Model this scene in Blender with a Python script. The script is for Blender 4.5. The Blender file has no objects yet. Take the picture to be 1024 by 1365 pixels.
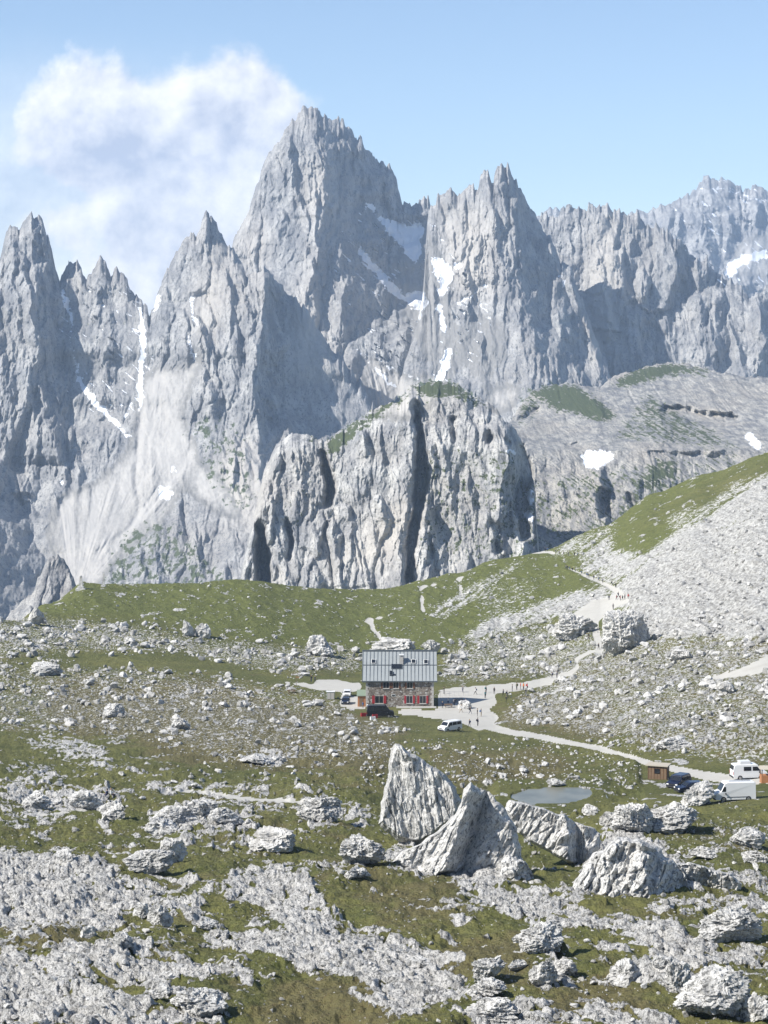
CLOUD_S = 0.95; EXPO = 0.62; HAZE_D = 6.3e-5; HAZE_COL = (.54, .71, .97, 1)
import bpy, bmesh, math, random
import numpy as np
from mathutils import Vector, Matrix

F, CX, HY = 2900.0, 512.0, 455.0          # focal length, centre column and horizon row on the 1024 x 1365 photograph
scene = bpy.context.scene
COL = scene.collection
rng = np.random.RandomState(7)

# ------------------------------------------------------------------ helpers
def tag(o, label=None, cat=None, group=None, kind=None):
    if label: o['label'] = label
    if cat: o['category'] = cat
    if group: o['group'] = group
    if kind: o['kind'] = kind
    return o

def np_mesh(name, V, Fc, mats, mat_idx=None, smooth=True, attrs=None):
    V = np.asarray(V, dtype=np.float32); Fc = np.asarray(Fc, dtype=np.int32)
    n = Fc.shape[1]
    me = bpy.data.meshes.new(name)
    me.vertices.add(len(V)); me.vertices.foreach_set('co', V.ravel())
    me.loops.add(Fc.size); me.loops.foreach_set('vertex_index', Fc.ravel())
    me.polygons.add(len(Fc))
    me.polygons.foreach_set('loop_start', np.arange(0, Fc.size, n, dtype=np.int32))
    me.polygons.foreach_set('loop_total', np.full(len(Fc), n, dtype=np.int32))
    for m in mats: me.materials.append(m)
    if mat_idx is not None: me.polygons.foreach_set('material_index', np.asarray(mat_idx, dtype=np.int32))
    me.polygons.foreach_set('use_smooth', np.full(len(Fc), smooth, dtype=bool))
    me.update(calc_edges=True)
    if attrs:
        for k, a in attrs.items():
            at = me.color_attributes.new(k, 'FLOAT_COLOR', 'POINT')
            at.data.foreach_set('color', np.asarray(a, dtype=np.float32).ravel())
    return me

def link(name, me, parent=None):
    o = bpy.data.objects.new(name, me); COL.objects.link(o)
    if parent is not None: o.parent = parent
    return o

def empty(name, loc, rz=0.0):
    o = bpy.data.objects.new(name, None); COL.objects.link(o)
    o.location = loc; o.rotation_euler = (0, 0, rz); o.empty_display_size = 0.5
    return o

def sstep(a, b, x):
    t = np.clip((x - a) / (b - a), 0, 1); return t * t * (3 - 2 * t)

# ------------------------------------------------------------------ noise
def _h(ix, iy, iz, seed):
    h = (ix.astype(np.uint32) * np.uint32(374761393)) ^ (iy.astype(np.uint32) * np.uint32(668265263)) ^ (iz.astype(np.uint32) * np.uint32(2147483647 & 0x5bd1e995)) ^ np.uint32(seed * 974634777 & 0xffffffff)
    h = (h ^ (h >> np.uint32(13))) * np.uint32(1274126177)
    h = (h ^ (h >> np.uint32(16))) * np.uint32(2246822519)
    return h ^ (h >> np.uint32(15))

def noise2(x, y, seed=0):
    x = np.asarray(x, dtype=np.float64); y = np.asarray(y, dtype=np.float64)
    ix = np.floor(x).astype(np.int64); iy = np.floor(y).astype(np.int64)
    fx = x - ix; fy = y - iy
    u = fx * fx * fx * (fx * (fx * 6 - 15) + 10); v = fy * fy * fy * (fy * (fy * 6 - 15) + 10)
    z = np.zeros_like(ix)
    def g(a, b, dx, dy):
        ang = _h(a, b, z, seed).astype(np.float64) * (2 * math.pi / 4294967296.0)
        return np.cos(ang) * dx + np.sin(ang) * dy
    n00 = g(ix, iy, fx, fy); n10 = g(ix + 1, iy, fx - 1, fy)
    n01 = g(ix, iy + 1, fx, fy - 1); n11 = g(ix + 1, iy + 1, fx - 1, fy - 1)
    a = n00 + u * (n10 - n00); b = n01 + u * (n11 - n01)
    return (a + v * (b - a)) * 1.4

def noise3(x, y, z, seed=0):
    ix = np.floor(x).astype(np.int64); iy = np.floor(y).astype(np.int64); iz = np.floor(z).astype(np.int64)
    fx = x - ix; fy = y - iy; fz = z - iz
    u = fx * fx * (3 - 2 * fx); v = fy * fy * (3 - 2 * fy); w = fz * fz * (3 - 2 * fz)
    def g(a, b, c):
        return _h(a, b, c, seed).astype(np.float64) / 2147483648.0 - 1
    x00 = g(ix, iy, iz); x10 = g(ix + 1, iy, iz); x01 = g(ix, iy + 1, iz); x11 = g(ix + 1, iy + 1, iz)
    a = (x00 + u * (x10 - x00)); b = x01 + u * (x11 - x01); c0 = a + v * (b - a)
    x00 = g(ix, iy, iz + 1); x10 = g(ix + 1, iy, iz + 1); x01 = g(ix, iy + 1, iz + 1); x11 = g(ix + 1, iy + 1, iz + 1)
    a = (x00 + u * (x10 - x00)); b = x01 + u * (x11 - x01); c1 = a + v * (b - a)
    return c0 + w * (c1 - c0)

def fbm2(x, y, seed=0, octs=4, gain=0.5):
    s = 0; a = 1.0; t = 0
    for i in range(octs):
        s = s + a * noise2(x, y, seed + i * 17); t += a; a *= gain; x = x * 2.03 + 11.3; y = y * 2.03 - 7.7
    return s / t

def ridge2(x, y, seed=0, octs=4, gain=0.5):
    s = 0; a = 1.0; t = 0
    for i in range(octs):
        s = s + a * (1 - 2.2 * np.abs(noise2(x, y, seed + i * 13))); t += a; a *= gain; x = x * 2.07 + 3.1; y = y * 2.07 + 5.7
    return s / t

def facet2(x, y, seed=0, off=.35):
    """broken rock: each cell is a tilted plane; returns height (in cells) and the distance from the joints"""
    shp = x.shape; x = np.asarray(x, np.float64).ravel(); y = np.asarray(y, np.float64).ravel()
    ix = np.floor(x).astype(np.int64); iy = np.floor(y).astype(np.int64); z = np.zeros_like(ix)
    f1 = np.full(x.shape, 9.); f2 = np.full(x.shape, 9.); hh = np.zeros(x.shape)
    k = 1 / 4294967296.0
    for a in (-1, 0, 1):
        for b in (-1, 0, 1):
            cx = ix + a; cy = iy + b
            h1 = _h(cx, cy, z, seed); h2 = _h(cx, cy, z, seed + 1)
            dx = x - (cx + .1 + .8 * (h1 * k)); dy = y - (cy + .1 + .8 * (h2 * k)); d = dx * dx + dy * dy
            tx = ((h1 & 1023) / 511.5 - 1); ty = ((h2 & 1023) / 511.5 - 1); o = (((h1 >> 10) & 1023) / 511.5 - 1) * off
            h = tx * dx + ty * dy * .6 + o
            c = d < f1
            f2 = np.where(c, f1, np.minimum(f2, d)); hh = np.where(c, h, hh); f1 = np.where(c, d, f1)
    e = np.sqrt(f2) - np.sqrt(f1)
    return (hh * np.clip(e * 5, 0, 1)).reshape(shp), e.reshape(shp)

def fbm3(x, y, z, seed=0, octs=4, gain=0.5):
    s = 0; a = 1.0; t = 0
    for i in range(octs):
        s = s + a * noise3(x, y, z, seed + i * 17); t += a; a *= gain; x = x * 2.03 + 1.3; y = y * 2.03 - .7; z = z * 2.03 + 2.1
    return s / t

# ------------------------------------------------------------------ soft masks traced on the plan of the photograph (8-pixel-free raster, sampled at world points)
MS = 2.0   # raster cell = 2 photo pixels
RW, RH, RX0, RY0 = 620, 720, -100, 0
def raster(polys, blur=2.0):
    gx, gy = np.meshgrid(RX0 + (np.arange(RW) + .5) * MS, RY0 + (np.arange(RH) + .5) * MS)
    m = np.zeros(gx.shape)
    for p in polys:
        val = 1.0
        if isinstance(p, tuple): p, val = p
        p = np.array(p, dtype=float); x0, y0 = p.min(0) - 3; x1, y1 = p.max(0) + 3
        sx = (gx[0] >= x0) & (gx[0] <= x1); sy = (gy[:, 0] >= y0) & (gy[:, 0] <= y1)
        if not sx.any() or not sy.any(): continue
        a = gx[np.ix_(sy, sx)]; b = gy[np.ix_(sy, sx)]
        ins = np.zeros(a.shape, bool); n = len(p)
        for i in range(n):
            xa, ya = p[i]; xb, yb = p[(i + 1) % n]
            c = (ya > b) != (yb > b)
            with np.errstate(divide='ignore', invalid='ignore'):
                xi = (xb - xa) * (b - ya) / (yb - ya) + xa
            ins ^= c & (a < xi)
        sub = m[np.ix_(sy, sx)]; sub = np.where(ins, val, sub); m[np.ix_(sy, sx)] = sub
    r = int(round(blur / MS))
    for _ in range(2):
        if r > 0:
            k = np.ones(2 * r + 1) / (2 * r + 1)
            m = np.apply_along_axis(lambda v: np.convolve(np.pad(v, r, mode='edge'), k, 'valid'), 0, m)
            m = np.apply_along_axis(lambda v: np.convolve(np.pad(v, r, mode='edge'), k, 'valid'), 1, m)
    return m
def sample(m, px, py):
    x = np.clip((px - RX0) / MS - .5, 0, RW - 1.001); y = np.clip((py - RY0) / MS - .5, 0, RH - 1.001)
    ix = x.astype(int); iy = y.astype(int); fx = x - ix; fy = y - iy
    return (m[iy, ix] * (1 - fx) + m[iy, ix + 1] * fx) * (1 - fy) + (m[iy + 1, ix] * (1 - fx) + m[iy + 1, ix + 1] * fx) * fy
def stroke(pts, w):
    """polygon round a polyline, w = width(s) in photo pixels"""
    P = np.array([(a[0], a[1]) for a in pts], float)
    W = np.interp(np.linspace(0, 1, len(P)), np.linspace(0, 1, len(np.atleast_1d(w))), np.atleast_1d(w)) / 2
    T = np.gradient(P, axis=0); T /= np.linalg.norm(T, axis=1)[:, None] + 1e-9
    N = np.stack([-T[:, 1], T[:, 0]], 1) * W[:, None]
    return np.vstack([P + N, (P - N)[::-1]])

# ------------------------------------------------------------------ node helpers
class NT:
    def __init__(s, name):
        s.m = bpy.data.materials.new(name); s.m.use_nodes = True
        s.t = s.m.node_tree; s.n = s.t.nodes; s.l = s.t.links
        s.bsdf = s.n['Principled BSDF']; s.out = s.n['Material Output']
        s.bsdf.inputs['Specular IOR Level'].default_value = 0.15
        s.bsdf.inputs['Roughness'].default_value = 0.9
    def node(s, ty, **kw):
        nd = s.n.new(ty)
        for k, v in kw.items(): setattr(nd, k, v)
        return nd
    def put(s, sock, v):
        if hasattr(v, 'is_output') or hasattr(v, 'links'): s.l.new(v, sock)
        else: sock.default_value = v
    def obj(s, scale=(1, 1, 1), rot=(0, 0, 0)):
        tc = s.node('ShaderNodeTexCoord'); mp = s.node('ShaderNodeMapping')
        s.l.new(tc.outputs['Object'], mp.inputs[0]); mp.inputs['Scale'].default_value = scale; mp.inputs['Rotation'].default_value = rot
        return mp.outputs[0]
    def noise(s, vec, scale, detail=6, rough=0.6, dist=0.0):
        nd = s.node('ShaderNodeTexNoise'); s.l.new(vec, nd.inputs['Vector'])
        nd.inputs['Scale'].default_value = scale; nd.inputs['Detail'].default_value = detail
        nd.inputs['Roughness'].default_value = rough; nd.inputs['Distortion'].default_value = dist
        return nd.outputs['Fac']
    def voro(s, vec, scale, feature='F1', out='Distance'):
        nd = s.node('ShaderNodeTexVoronoi', feature=feature); s.l.new(vec, nd.inputs['Vector']); nd.inputs['Scale'].default_value = scale
        return nd.outputs[out]
    def math(s, op, a, b=0.0, clamp=False):
        nd = s.node('ShaderNodeMath', operation=op, use_clamp=clamp); s.put(nd.inputs[0], a); s.put(nd.inputs[1], b); return nd.outputs[0]
    def rng(s, v, a, b, c=0.0, d=1.0):
        nd = s.node('ShaderNodeMapRange', interpolation_type='SMOOTHSTEP'); s.put(nd.inputs[0], v)
        for i, q in enumerate((a, b, c, d)): nd.inputs[i + 1].default_value = q
        return nd.outputs[0]
    def mix(s, f, a, b):
        nd = s.node('ShaderNodeMix', data_type='RGBA'); s.put(nd.inputs['Factor'], f)
        s.put(nd.inputs['A'], a if not isinstance(a, tuple) else (*a, 1)); s.put(nd.inputs['B'], b if not isinstance(b, tuple) else (*b, 1))
        return nd.outputs['Result']
    def attr(s, name):
        nd = s.node('ShaderNodeAttribute', attribute_name=name); sp = s.node('ShaderNodeSeparateColor')
        s.l.new(nd.outputs['Color'], sp.inputs[0]); return sp.outputs[0], sp.outputs[1], sp.outputs[2], nd.outputs['Alpha']
    def bump(s, h, strength=0.5, dist=1.0, prev=None):
        nd = s.node('ShaderNodeBump'); nd.inputs['Strength'].default_value = strength; nd.inputs['Distance'].default_value = dist
        s.l.new(h, nd.inputs['Height'])
        if prev is not None: s.l.new(prev, nd.inputs['Normal'])
        return nd.outputs[0]
    def color(s, c): s.put(s.bsdf.inputs['Base Color'], c if not isinstance(c, tuple) else (*c, 1)); return s
    def normal(s, v): s.l.new(v, s.bsdf.inputs['Normal']); return s

def plain(name, c, rough=0.6, metal=0.0, var=0.12, scale=3.0, spec=0.3):
    t = NT(name); v = t.obj(); n = t.noise(v, scale, 4)
    t.color(t.mix(n, tuple(x * (1 - var) for x in c), tuple(min(1, x * (1 + var)) for x in c)))
    t.bsdf.inputs['Roughness'].default_value = rough; t.bsdf.inputs['Metallic'].default_value = metal
    t.bsdf.inputs['Specular IOR Level'].default_value = spec
    return t.m
# ------------------------------------------------------------------ materials of the land
def mat_mountain(name, s, warm=0.0, k=1.0):
    """limestone massif: mask R scree, G snow, B vegetation, A pale/yellow stain; s = size of the features in metres"""
    t = NT(name); v = t.obj(scale=(1, .4, 1)); vs = t.obj(scale=(1, .5, .30))
    R, G, B, A = t.attr('mask')
    a = t.noise(vs, 1 / (22 * s), 8, .62, .3); b = t.noise(v, 1 / (7 * s), 6, .65); c = t.noise(v, 1 / (90 * s), 3, .5)
    rock = t.mix(t.rng(a, .36, .66), (.20 * k, .202 * k, .208 * k), ((.40 + warm) * k, (.395 + warm * .7) * k, .38 * k))
    rock = t.mix(t.rng(c, .42, .7, 0, .55), rock, (.31 + warm, .295 + warm * .6, .275))
    rock = t.mix(t.rng(b, .55, .68, 0, .6), rock, (.12, .125, .135)); rock = t.mix(t.rng(t.noise(vs, 1 / (4.0 * s), 6, .75), .52, .62, 0, .75), rock, (.11, .115, .125)); rock = t.mix(t.rng(t.noise(v, 1 / (2.6 * s), 4, .75), .58, .66, 0, .8), rock, (.05, .055, .06))
    rock = t.mix(t.math('MULTIPLY', A, .75), rock, (.46, .43, .385))
    streak = t.math('ADD', R, t.math('MULTIPLY', t.math('SUBTRACT', t.noise(v, 1 / (5 * s), 5, .7), .5), .5))
    scree = t.mix(t.rng(streak, .62, 1.05), (.22, .215, .205), (.41, .395, .37))
    col = t.mix(t.rng(t.math('ADD', R, t.math('MULTIPLY', t.math('SUBTRACT', b, .5), .7)), .35, .6), rock, scree)
    gn = t.noise(v, 1 / (10 * s), 7, .7)
    green = t.mix(gn, (.035, .05, .03), (.10, .115, .055))
    col = t.mix(t.rng(t.math('ADD', B, t.math('MULTIPLY', t.math('SUBTRACT', gn, .5), 2.8)), .48, .60), col, green)
    snow = t.rng(t.math('ADD', G, t.math('MULTIPLY', t.math('SUBTRACT', b, .5), 1.5)), .45, .55)
    col = t.mix(snow, col, (.72, .74, .77))
    t.color(col)
    h = t.math('ADD', t.noise(vs, 1 / (7 * s), 8, .75), t.math('MULTIPLY', t.noise(v, 1 / (3 * s), 5, .7), .5))
    h = t.math('MULTIPLY', h, t.math('SUBTRACT', 1.0, t.math('MULTIPLY', t.math('MAXIMUM', R, G), .85)))
    t.normal(t.bump(h, .9, 1.9 * s))
    return t.m

def rock_color(t, v, s=1.0, vs=None, dk=0.0):
    if vs is None: vs = v
    a = t.noise(vs, .45 / s, 8, .68, .4); b = t.noise(v, 2.6 / s, 6, .7); c = t.noise(vs, 1.3 / s, 7, .72, .8)
    col = t.mix(t.rng(a, .32, .56), (.40, .392, .37), (.68, .665, .63))
    col = t.mix(t.rng(c, .57 - dk, .66 - dk, 0, .85), col, (.12, .12, .115))
    col = t.mix(t.rng(b, .60 - dk, .70 - dk, 0, .75), col, (.06, .06, .055))
    return col, a, b, c

def mat_rock(name='pale_limestone', s=1.0, striate=None, dark=0.0):
    t = NT(name); v = t.obj(); vs = t.obj(scale=striate[0], rot=striate[1]) if striate else v
    col, a, b, c = rock_color(t, v, s * .6, vs, .06)
    col = t.mix(t.rng(t.noise(v, .12 / s, 4), .45, .65, 0, .5), col, (.27, .265, .25))
    if dark: col = t.mix(t.rng(t.noise(v, .35, 2), .40, .60, 0, dark), col, (.15, .145, .13))
    t.color(col)
    h = t.math('ADD', t.noise(vs, 1.1 / s, 8, .72, .6), t.math('MULTIPLY', t.noise(v, 3.2 / s, 5, .75), .4))
    t.normal(t.bump(h, .9, .38 * s))
    return t.m

def mat_ground():
    """mask R bare rock, G dryness, B stony speckle, A scree streaks"""
    t = NT('alpine_turf_and_rock'); v = t.obj(); vf = t.obj(scale=(1, .45, 1))
    R, G, B, A = t.attr('mask')
    n1 = t.noise(vf, .55, 8, .68, .3); n2 = t.noise(v, .06, 5, .6); n3 = t.noise(v, 2.2, 5, .7)
    grass = t.mix(t.rng(n2, .4, .62), (.092, .106, .026), (.168, .166, .050)); grass = t.mix(t.rng(G, .02, .2), t.mix(t.rng(n1, .3, .7), (.098, .126, .024), (.158, .178, .042)), grass)
    grass = t.mix(t.rng(t.noise(v, .9, 7, .75), .42, .62, 0, .75), grass, (.040, .050, .016)); grass = t.mix(t.rng(t.noise(v, 3.6, 4, .7), .5, .7, 0, .5), grass, (.20, .19, .07)); grass = t.mix(t.rng(t.noise(v, 2.1, 5, .7), .55, .68, 0, .6), grass, (.022, .028, .010))
    dry = t.mix(n1, (.075, .058, .028), (.19, .155, .078))
    dn = t.math('ADD', G, t.math('MULTIPLY', t.math('SUBTRACT', t.noise(v, .22, 6, .65), .5), 1.6))
    grass = t.mix(t.rng(dn, .35, .75, 0, .85), grass, dry)
    tuft = t.voro(v, 1.5); grass = t.mix(t.rng(tuft, .1, .5, 0, .35), grass, (.17, .165, .07))
    rock, ra, rb, rc = rock_color(t, v, .42, vf, .065)
    rm = t.math('ADD', R, t.math('MULTIPLY', t.math('SUBTRACT', n1, .5), 1.1))
    rm = t.math('ADD', rm, t.math('MULTIPLY', t.math('SUBTRACT', n3, .5), .45))
    rf = t.rng(rm, .46, .54)
    sp = t.noise(vf, 1.9, 4, .6, .5); sp2 = t.math('ADD', t.math('MULTIPLY', B, .28), sp)
    sf = t.math('MULTIPLY', t.rng(sp2, .74, .79), .8)
    col = t.mix(t.math('MAXIMUM', rf, sf), grass, rock)
    st = t.noise(t.obj(scale=(1, .5, 1)), .9, 7, .72, .2)
    scree = t.mix(t.rng(st, .38, .6), (.27, .26, .24), (.58, .57, .535))
    am = t.math('ADD', A, t.math('MULTIPLY', t.math('SUBTRACT', st, .5), 2.0))
    col = t.mix(t.rng(am, .42, .56), col, scree)
    t.color(col)
    h = t.math('ADD', t.math('MULTIPLY', t.noise(vf, 1.4, 8, .75, .5), t.math('ADD', t.math('MAXIMUM', rf, A), .35)), t.math('MULTIPLY', t.math('ADD', n3, t.noise(v, 1.1, 5, .7)), 1.0))
    t.normal(t.bump(h, 1.0, .38))
    return t.m

def mat_path():
    t = NT('pale_gravel'); v = t.obj(); n = t.noise(v, .8, 6, .6); n2 = t.noise(v, .12, 4, .5)
    c = t.mix(n, (.36, .345, .31), (.50, .485, .44)); c = t.mix(t.rng(n2, .5, .75, 0, .4), c, (.33, .31, .27))
    t.color(c); t.normal(t.bump(n, .5, .2)); return t.m

def mat_water():
    t = NT('pond_water'); v = t.obj(); n = t.noise(v, 1.2, 4, .5)
    t.color(t.mix(t.rng(t.noise(v, .25, 4), .35, .65), (.12, .125, .10), (.19, .19, .155)))
    t.bsdf.inputs['Roughness'].default_value = .3; t.bsdf.inputs['Specular IOR Level'].default_value = .5
    t.normal(t.bump(n, .15, .05)); return t.m
# ------------------------------------------------------------------ the massifs
def warp(P, amp=3.0): return P
snow_polys = [
 # bowl between the two high peaks
 [(500,285),(520,293),(545,300),(562,296),(566,305),(561,318),(562,335),(556,350),(548,345),(536,330),(518,310)],
 [(574,346),(590,342),(606,366),(596,385),(588,398),(582,390),(588,372),(578,362)],
 [(602,352),(612,349),(616,356),(606,360)],
 [(540,390),(566,388),(572,402),(566,414),(550,412)], [(586,400),(592,420),(596,440),(590,450),(588,430),(582,410)],
 [(590,470),(602,462),(600,485),(590,508),(578,508),(588,490)],
 [(478,325),(495,345),(520,372),(545,400),(540,405),(515,385),(492,358),(478,338)],
 [(486,268),(500,275),(505,284),(492,280)],
 stroke([(655,378),(640,385),(620,400),(608,408)], 4), stroke([(640,400),(650,420),(655,440)], 3),
 stroke([(80,385),(88,400),(96,430),(92,455),(104,490),(108,510),(125,535),(150,560),(178,588)], [3,6,4,3,4,6,9,7,2]),
 stroke([(184,400),(190,430),(190,470),(186,510),(188,548)], [3,6,9,8,5]), stroke([(178,535),(170,552),(164,560)], 4),
 [(207,395),(216,388),(214,402),(208,420),(204,412)], stroke([(255,395),(258,425),(266,435)], 4), stroke([(250,440),(256,470),(262,490)],[2,5,2]),
 [(211,650),(222,646),(232,656),(226,668),(214,664)], [(228,623),(234,622),(234,630),(228,629)], [(78,640),(88,638),(84,648)],
 [(775,605),(783,599),(800,600),(820,604),(815,616),(796,624),(778,622)], [(990,578),(1004,576),(1018,600),(1004,598)],
 [(700,655),(708,650),(713,672),(704,670)], [(698,680),(712,684),(714,695),(702,694)], [(672,598),(692,602),(690,607),(674,604)],
 [(970,350),(985,342),(1005,336),(1024,332),(1024,342),(1000,350),(985,358),(974,372),(968,366)], stroke([(745,362),(752,375),(750,385)],4),
 stroke([(470,462),(500,490),(530,520)],3), stroke([(500,478),(540,500),(560,505)],3), stroke([(930,252),(960,250),(1000,262),(1024,268)],3),
 stroke([(600,345),(598,350)],2),
]
scree_polys = [
 [(188,500),(215,485),(240,490),(268,468),(278,472),(262,500),(245,560),(262,590),(268,610),(250,640),(238,665),(225,690),(190,720),(150,760),(120,800),(85,800),(60,700),(75,665),(90,655),(130,640),(170,600)],
 [(262,610),(300,640),(330,700),(300,690),(250,660)],
 [(465,470),(500,478),(540,500),(590,500),(600,520),(560,560),(500,560),(480,500)],
 ([(540,300),(575,300),(600,360),(605,420),(615,470),(600,520),(560,470),(540,430),(510,380)], .75),
 ([(640,400),(680,430),(680,490),(640,520),(605,480),(612,430)], .6),
 [(765,462),(735,480),(700,500),(690,540),(660,560),(640,520),(690,510),(740,480)],
 [(1024,300),(980,330),(975,370),(1024,372)],
]
veg_polys = [
 ([(545,518),(555,509),(600,509),(640,530),(655,545),(600,528),(570,530)], 1.0),
 ([(430,590),(460,570),(500,546),(545,520),(545,532),(500,560),(470,585),(440,615)], .95),
 ([(393,580),(425,583),(428,590),(400,590)], .8),
 ([(700,520),(730,513),(765,512),(800,535),(830,560),(790,560),(740,545)], 1.0),
 ([(810,515),(850,490),(890,484),(940,490),(960,500),(900,500),(860,508),(830,520)], 1.0),
 ([(860,520),(930,560),(1000,600),(940,600),(880,590),(780,590),(820,580)], .55),
 ([(170,700),(232,690),(300,760),(330,790),(120,800)], .46), ([(250,560),(300,540),(340,620),(340,690),(300,680),(270,640)], .42),
 ([(370,640),(430,640),(420,700),(380,700)], .25), ([(560,600),(700,600),(700,760),(560,740)], .36),
 ([(640,640),(1000,600),(900,720),(700,740)], .42), ([(880,610),(905,620),(870,655),(845,655)], .8),
 ([(690,530),(720,520),(715,560),(690,570)], .6),
]
stain_polys = [ [(415,210),(436,215),(438,300),(425,330),(410,250)], [(320,300),(350,290),(360,340),(345,370),(325,350)], [(395,400),(420,330),(440,420),(420,520),(395,500)],
 [(255,400),(290,330),(300,420),(270,470)], [(470,730),(600,600),(520,760),(400,760)], [(290,620),(345,560),(350,700),(300,700)], [(590,280),(650,270),(660,400),(600,380)], [(790,300),(830,290),(820,500),(780,470)]]
M_CARVE = raster([stroke([(187,552),(184,600),(181,640),(186,670),(182,690),(172,705),(150,722),(130,736)], [2,3,3,3,3,3,2,2])], 1.5)
M_GULLY = raster([stroke([(552,532),(557,560),(561,600),(563,640),(557,680),(549,720),(545,790)], [5,9,13,15,12,9,7]), stroke([(428,598),(438,630),(441,655),(434,680)], [5,11,12,6]), stroke([(346,695),(349,730),(352,790)], [8,15,17]), stroke([(606,548),(604,575),(607,590)], [4,6,4]), stroke([(571,690),(575,720),(571,760)], [3,4,4]),
 stroke([(693,590),(702,630),(694,665),(700,720)], [8,16,18,14]), stroke([(402,600),(400,625)], [3,4]), stroke([(380,690),(388,720),(384,750)], [4,6,4]), stroke([(650,575),(655,590)], [6,8]), stroke([(660,690),(664,740)], [4,6]), stroke([(880,546),(905,548),(930,557),(960,560),(988,556)], [7,14,17,18,10]), stroke([(690,562),(720,545)],[5,8]), stroke([(803,650),(808,690)],[10,14]), stroke([(835,655),(850,680)],[4,6]), stroke([(752,590),(780,600)],[5,5])], 3)
M_FLECK = raster([[(470,270),(580,290),(620,360),(660,400),(640,500),(560,520),(480,480),(440,350)],[(70,380),(215,380),(200,560),(100,560)],[(880,230),(1040,230),(1040,380),(940,380)]], 20)
M_QUIET = raster([[(358,385),(390,405),(450,475),(490,535),(470,575),(430,580),(385,565),(356,520),(350,440)],[(62,330),(80,395),(125,400),(126,540),(150,560),(150,400),(200,440),(210,480),(186,560),(120,590),(80,560),(64,470),(55,400)],[(-40,650),(20,670),(60,700),(95,765),(70,840),(-60,840)],[(682,270),(755,360),(755,420),(735,445),(735,520),(708,440),(694,350)],[(436,215),(480,235),(540,300),(500,280),(472,320),(530,400),(500,420),(470,450),(445,380),(432,300)]], 8)
M_SNOW, M_SCREE, M_VEG, M_STAIN = raster(snow_polys, 2), raster(scree_polys, 8), raster(veg_polys, 6), raster(stain_polys, 16)

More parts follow.
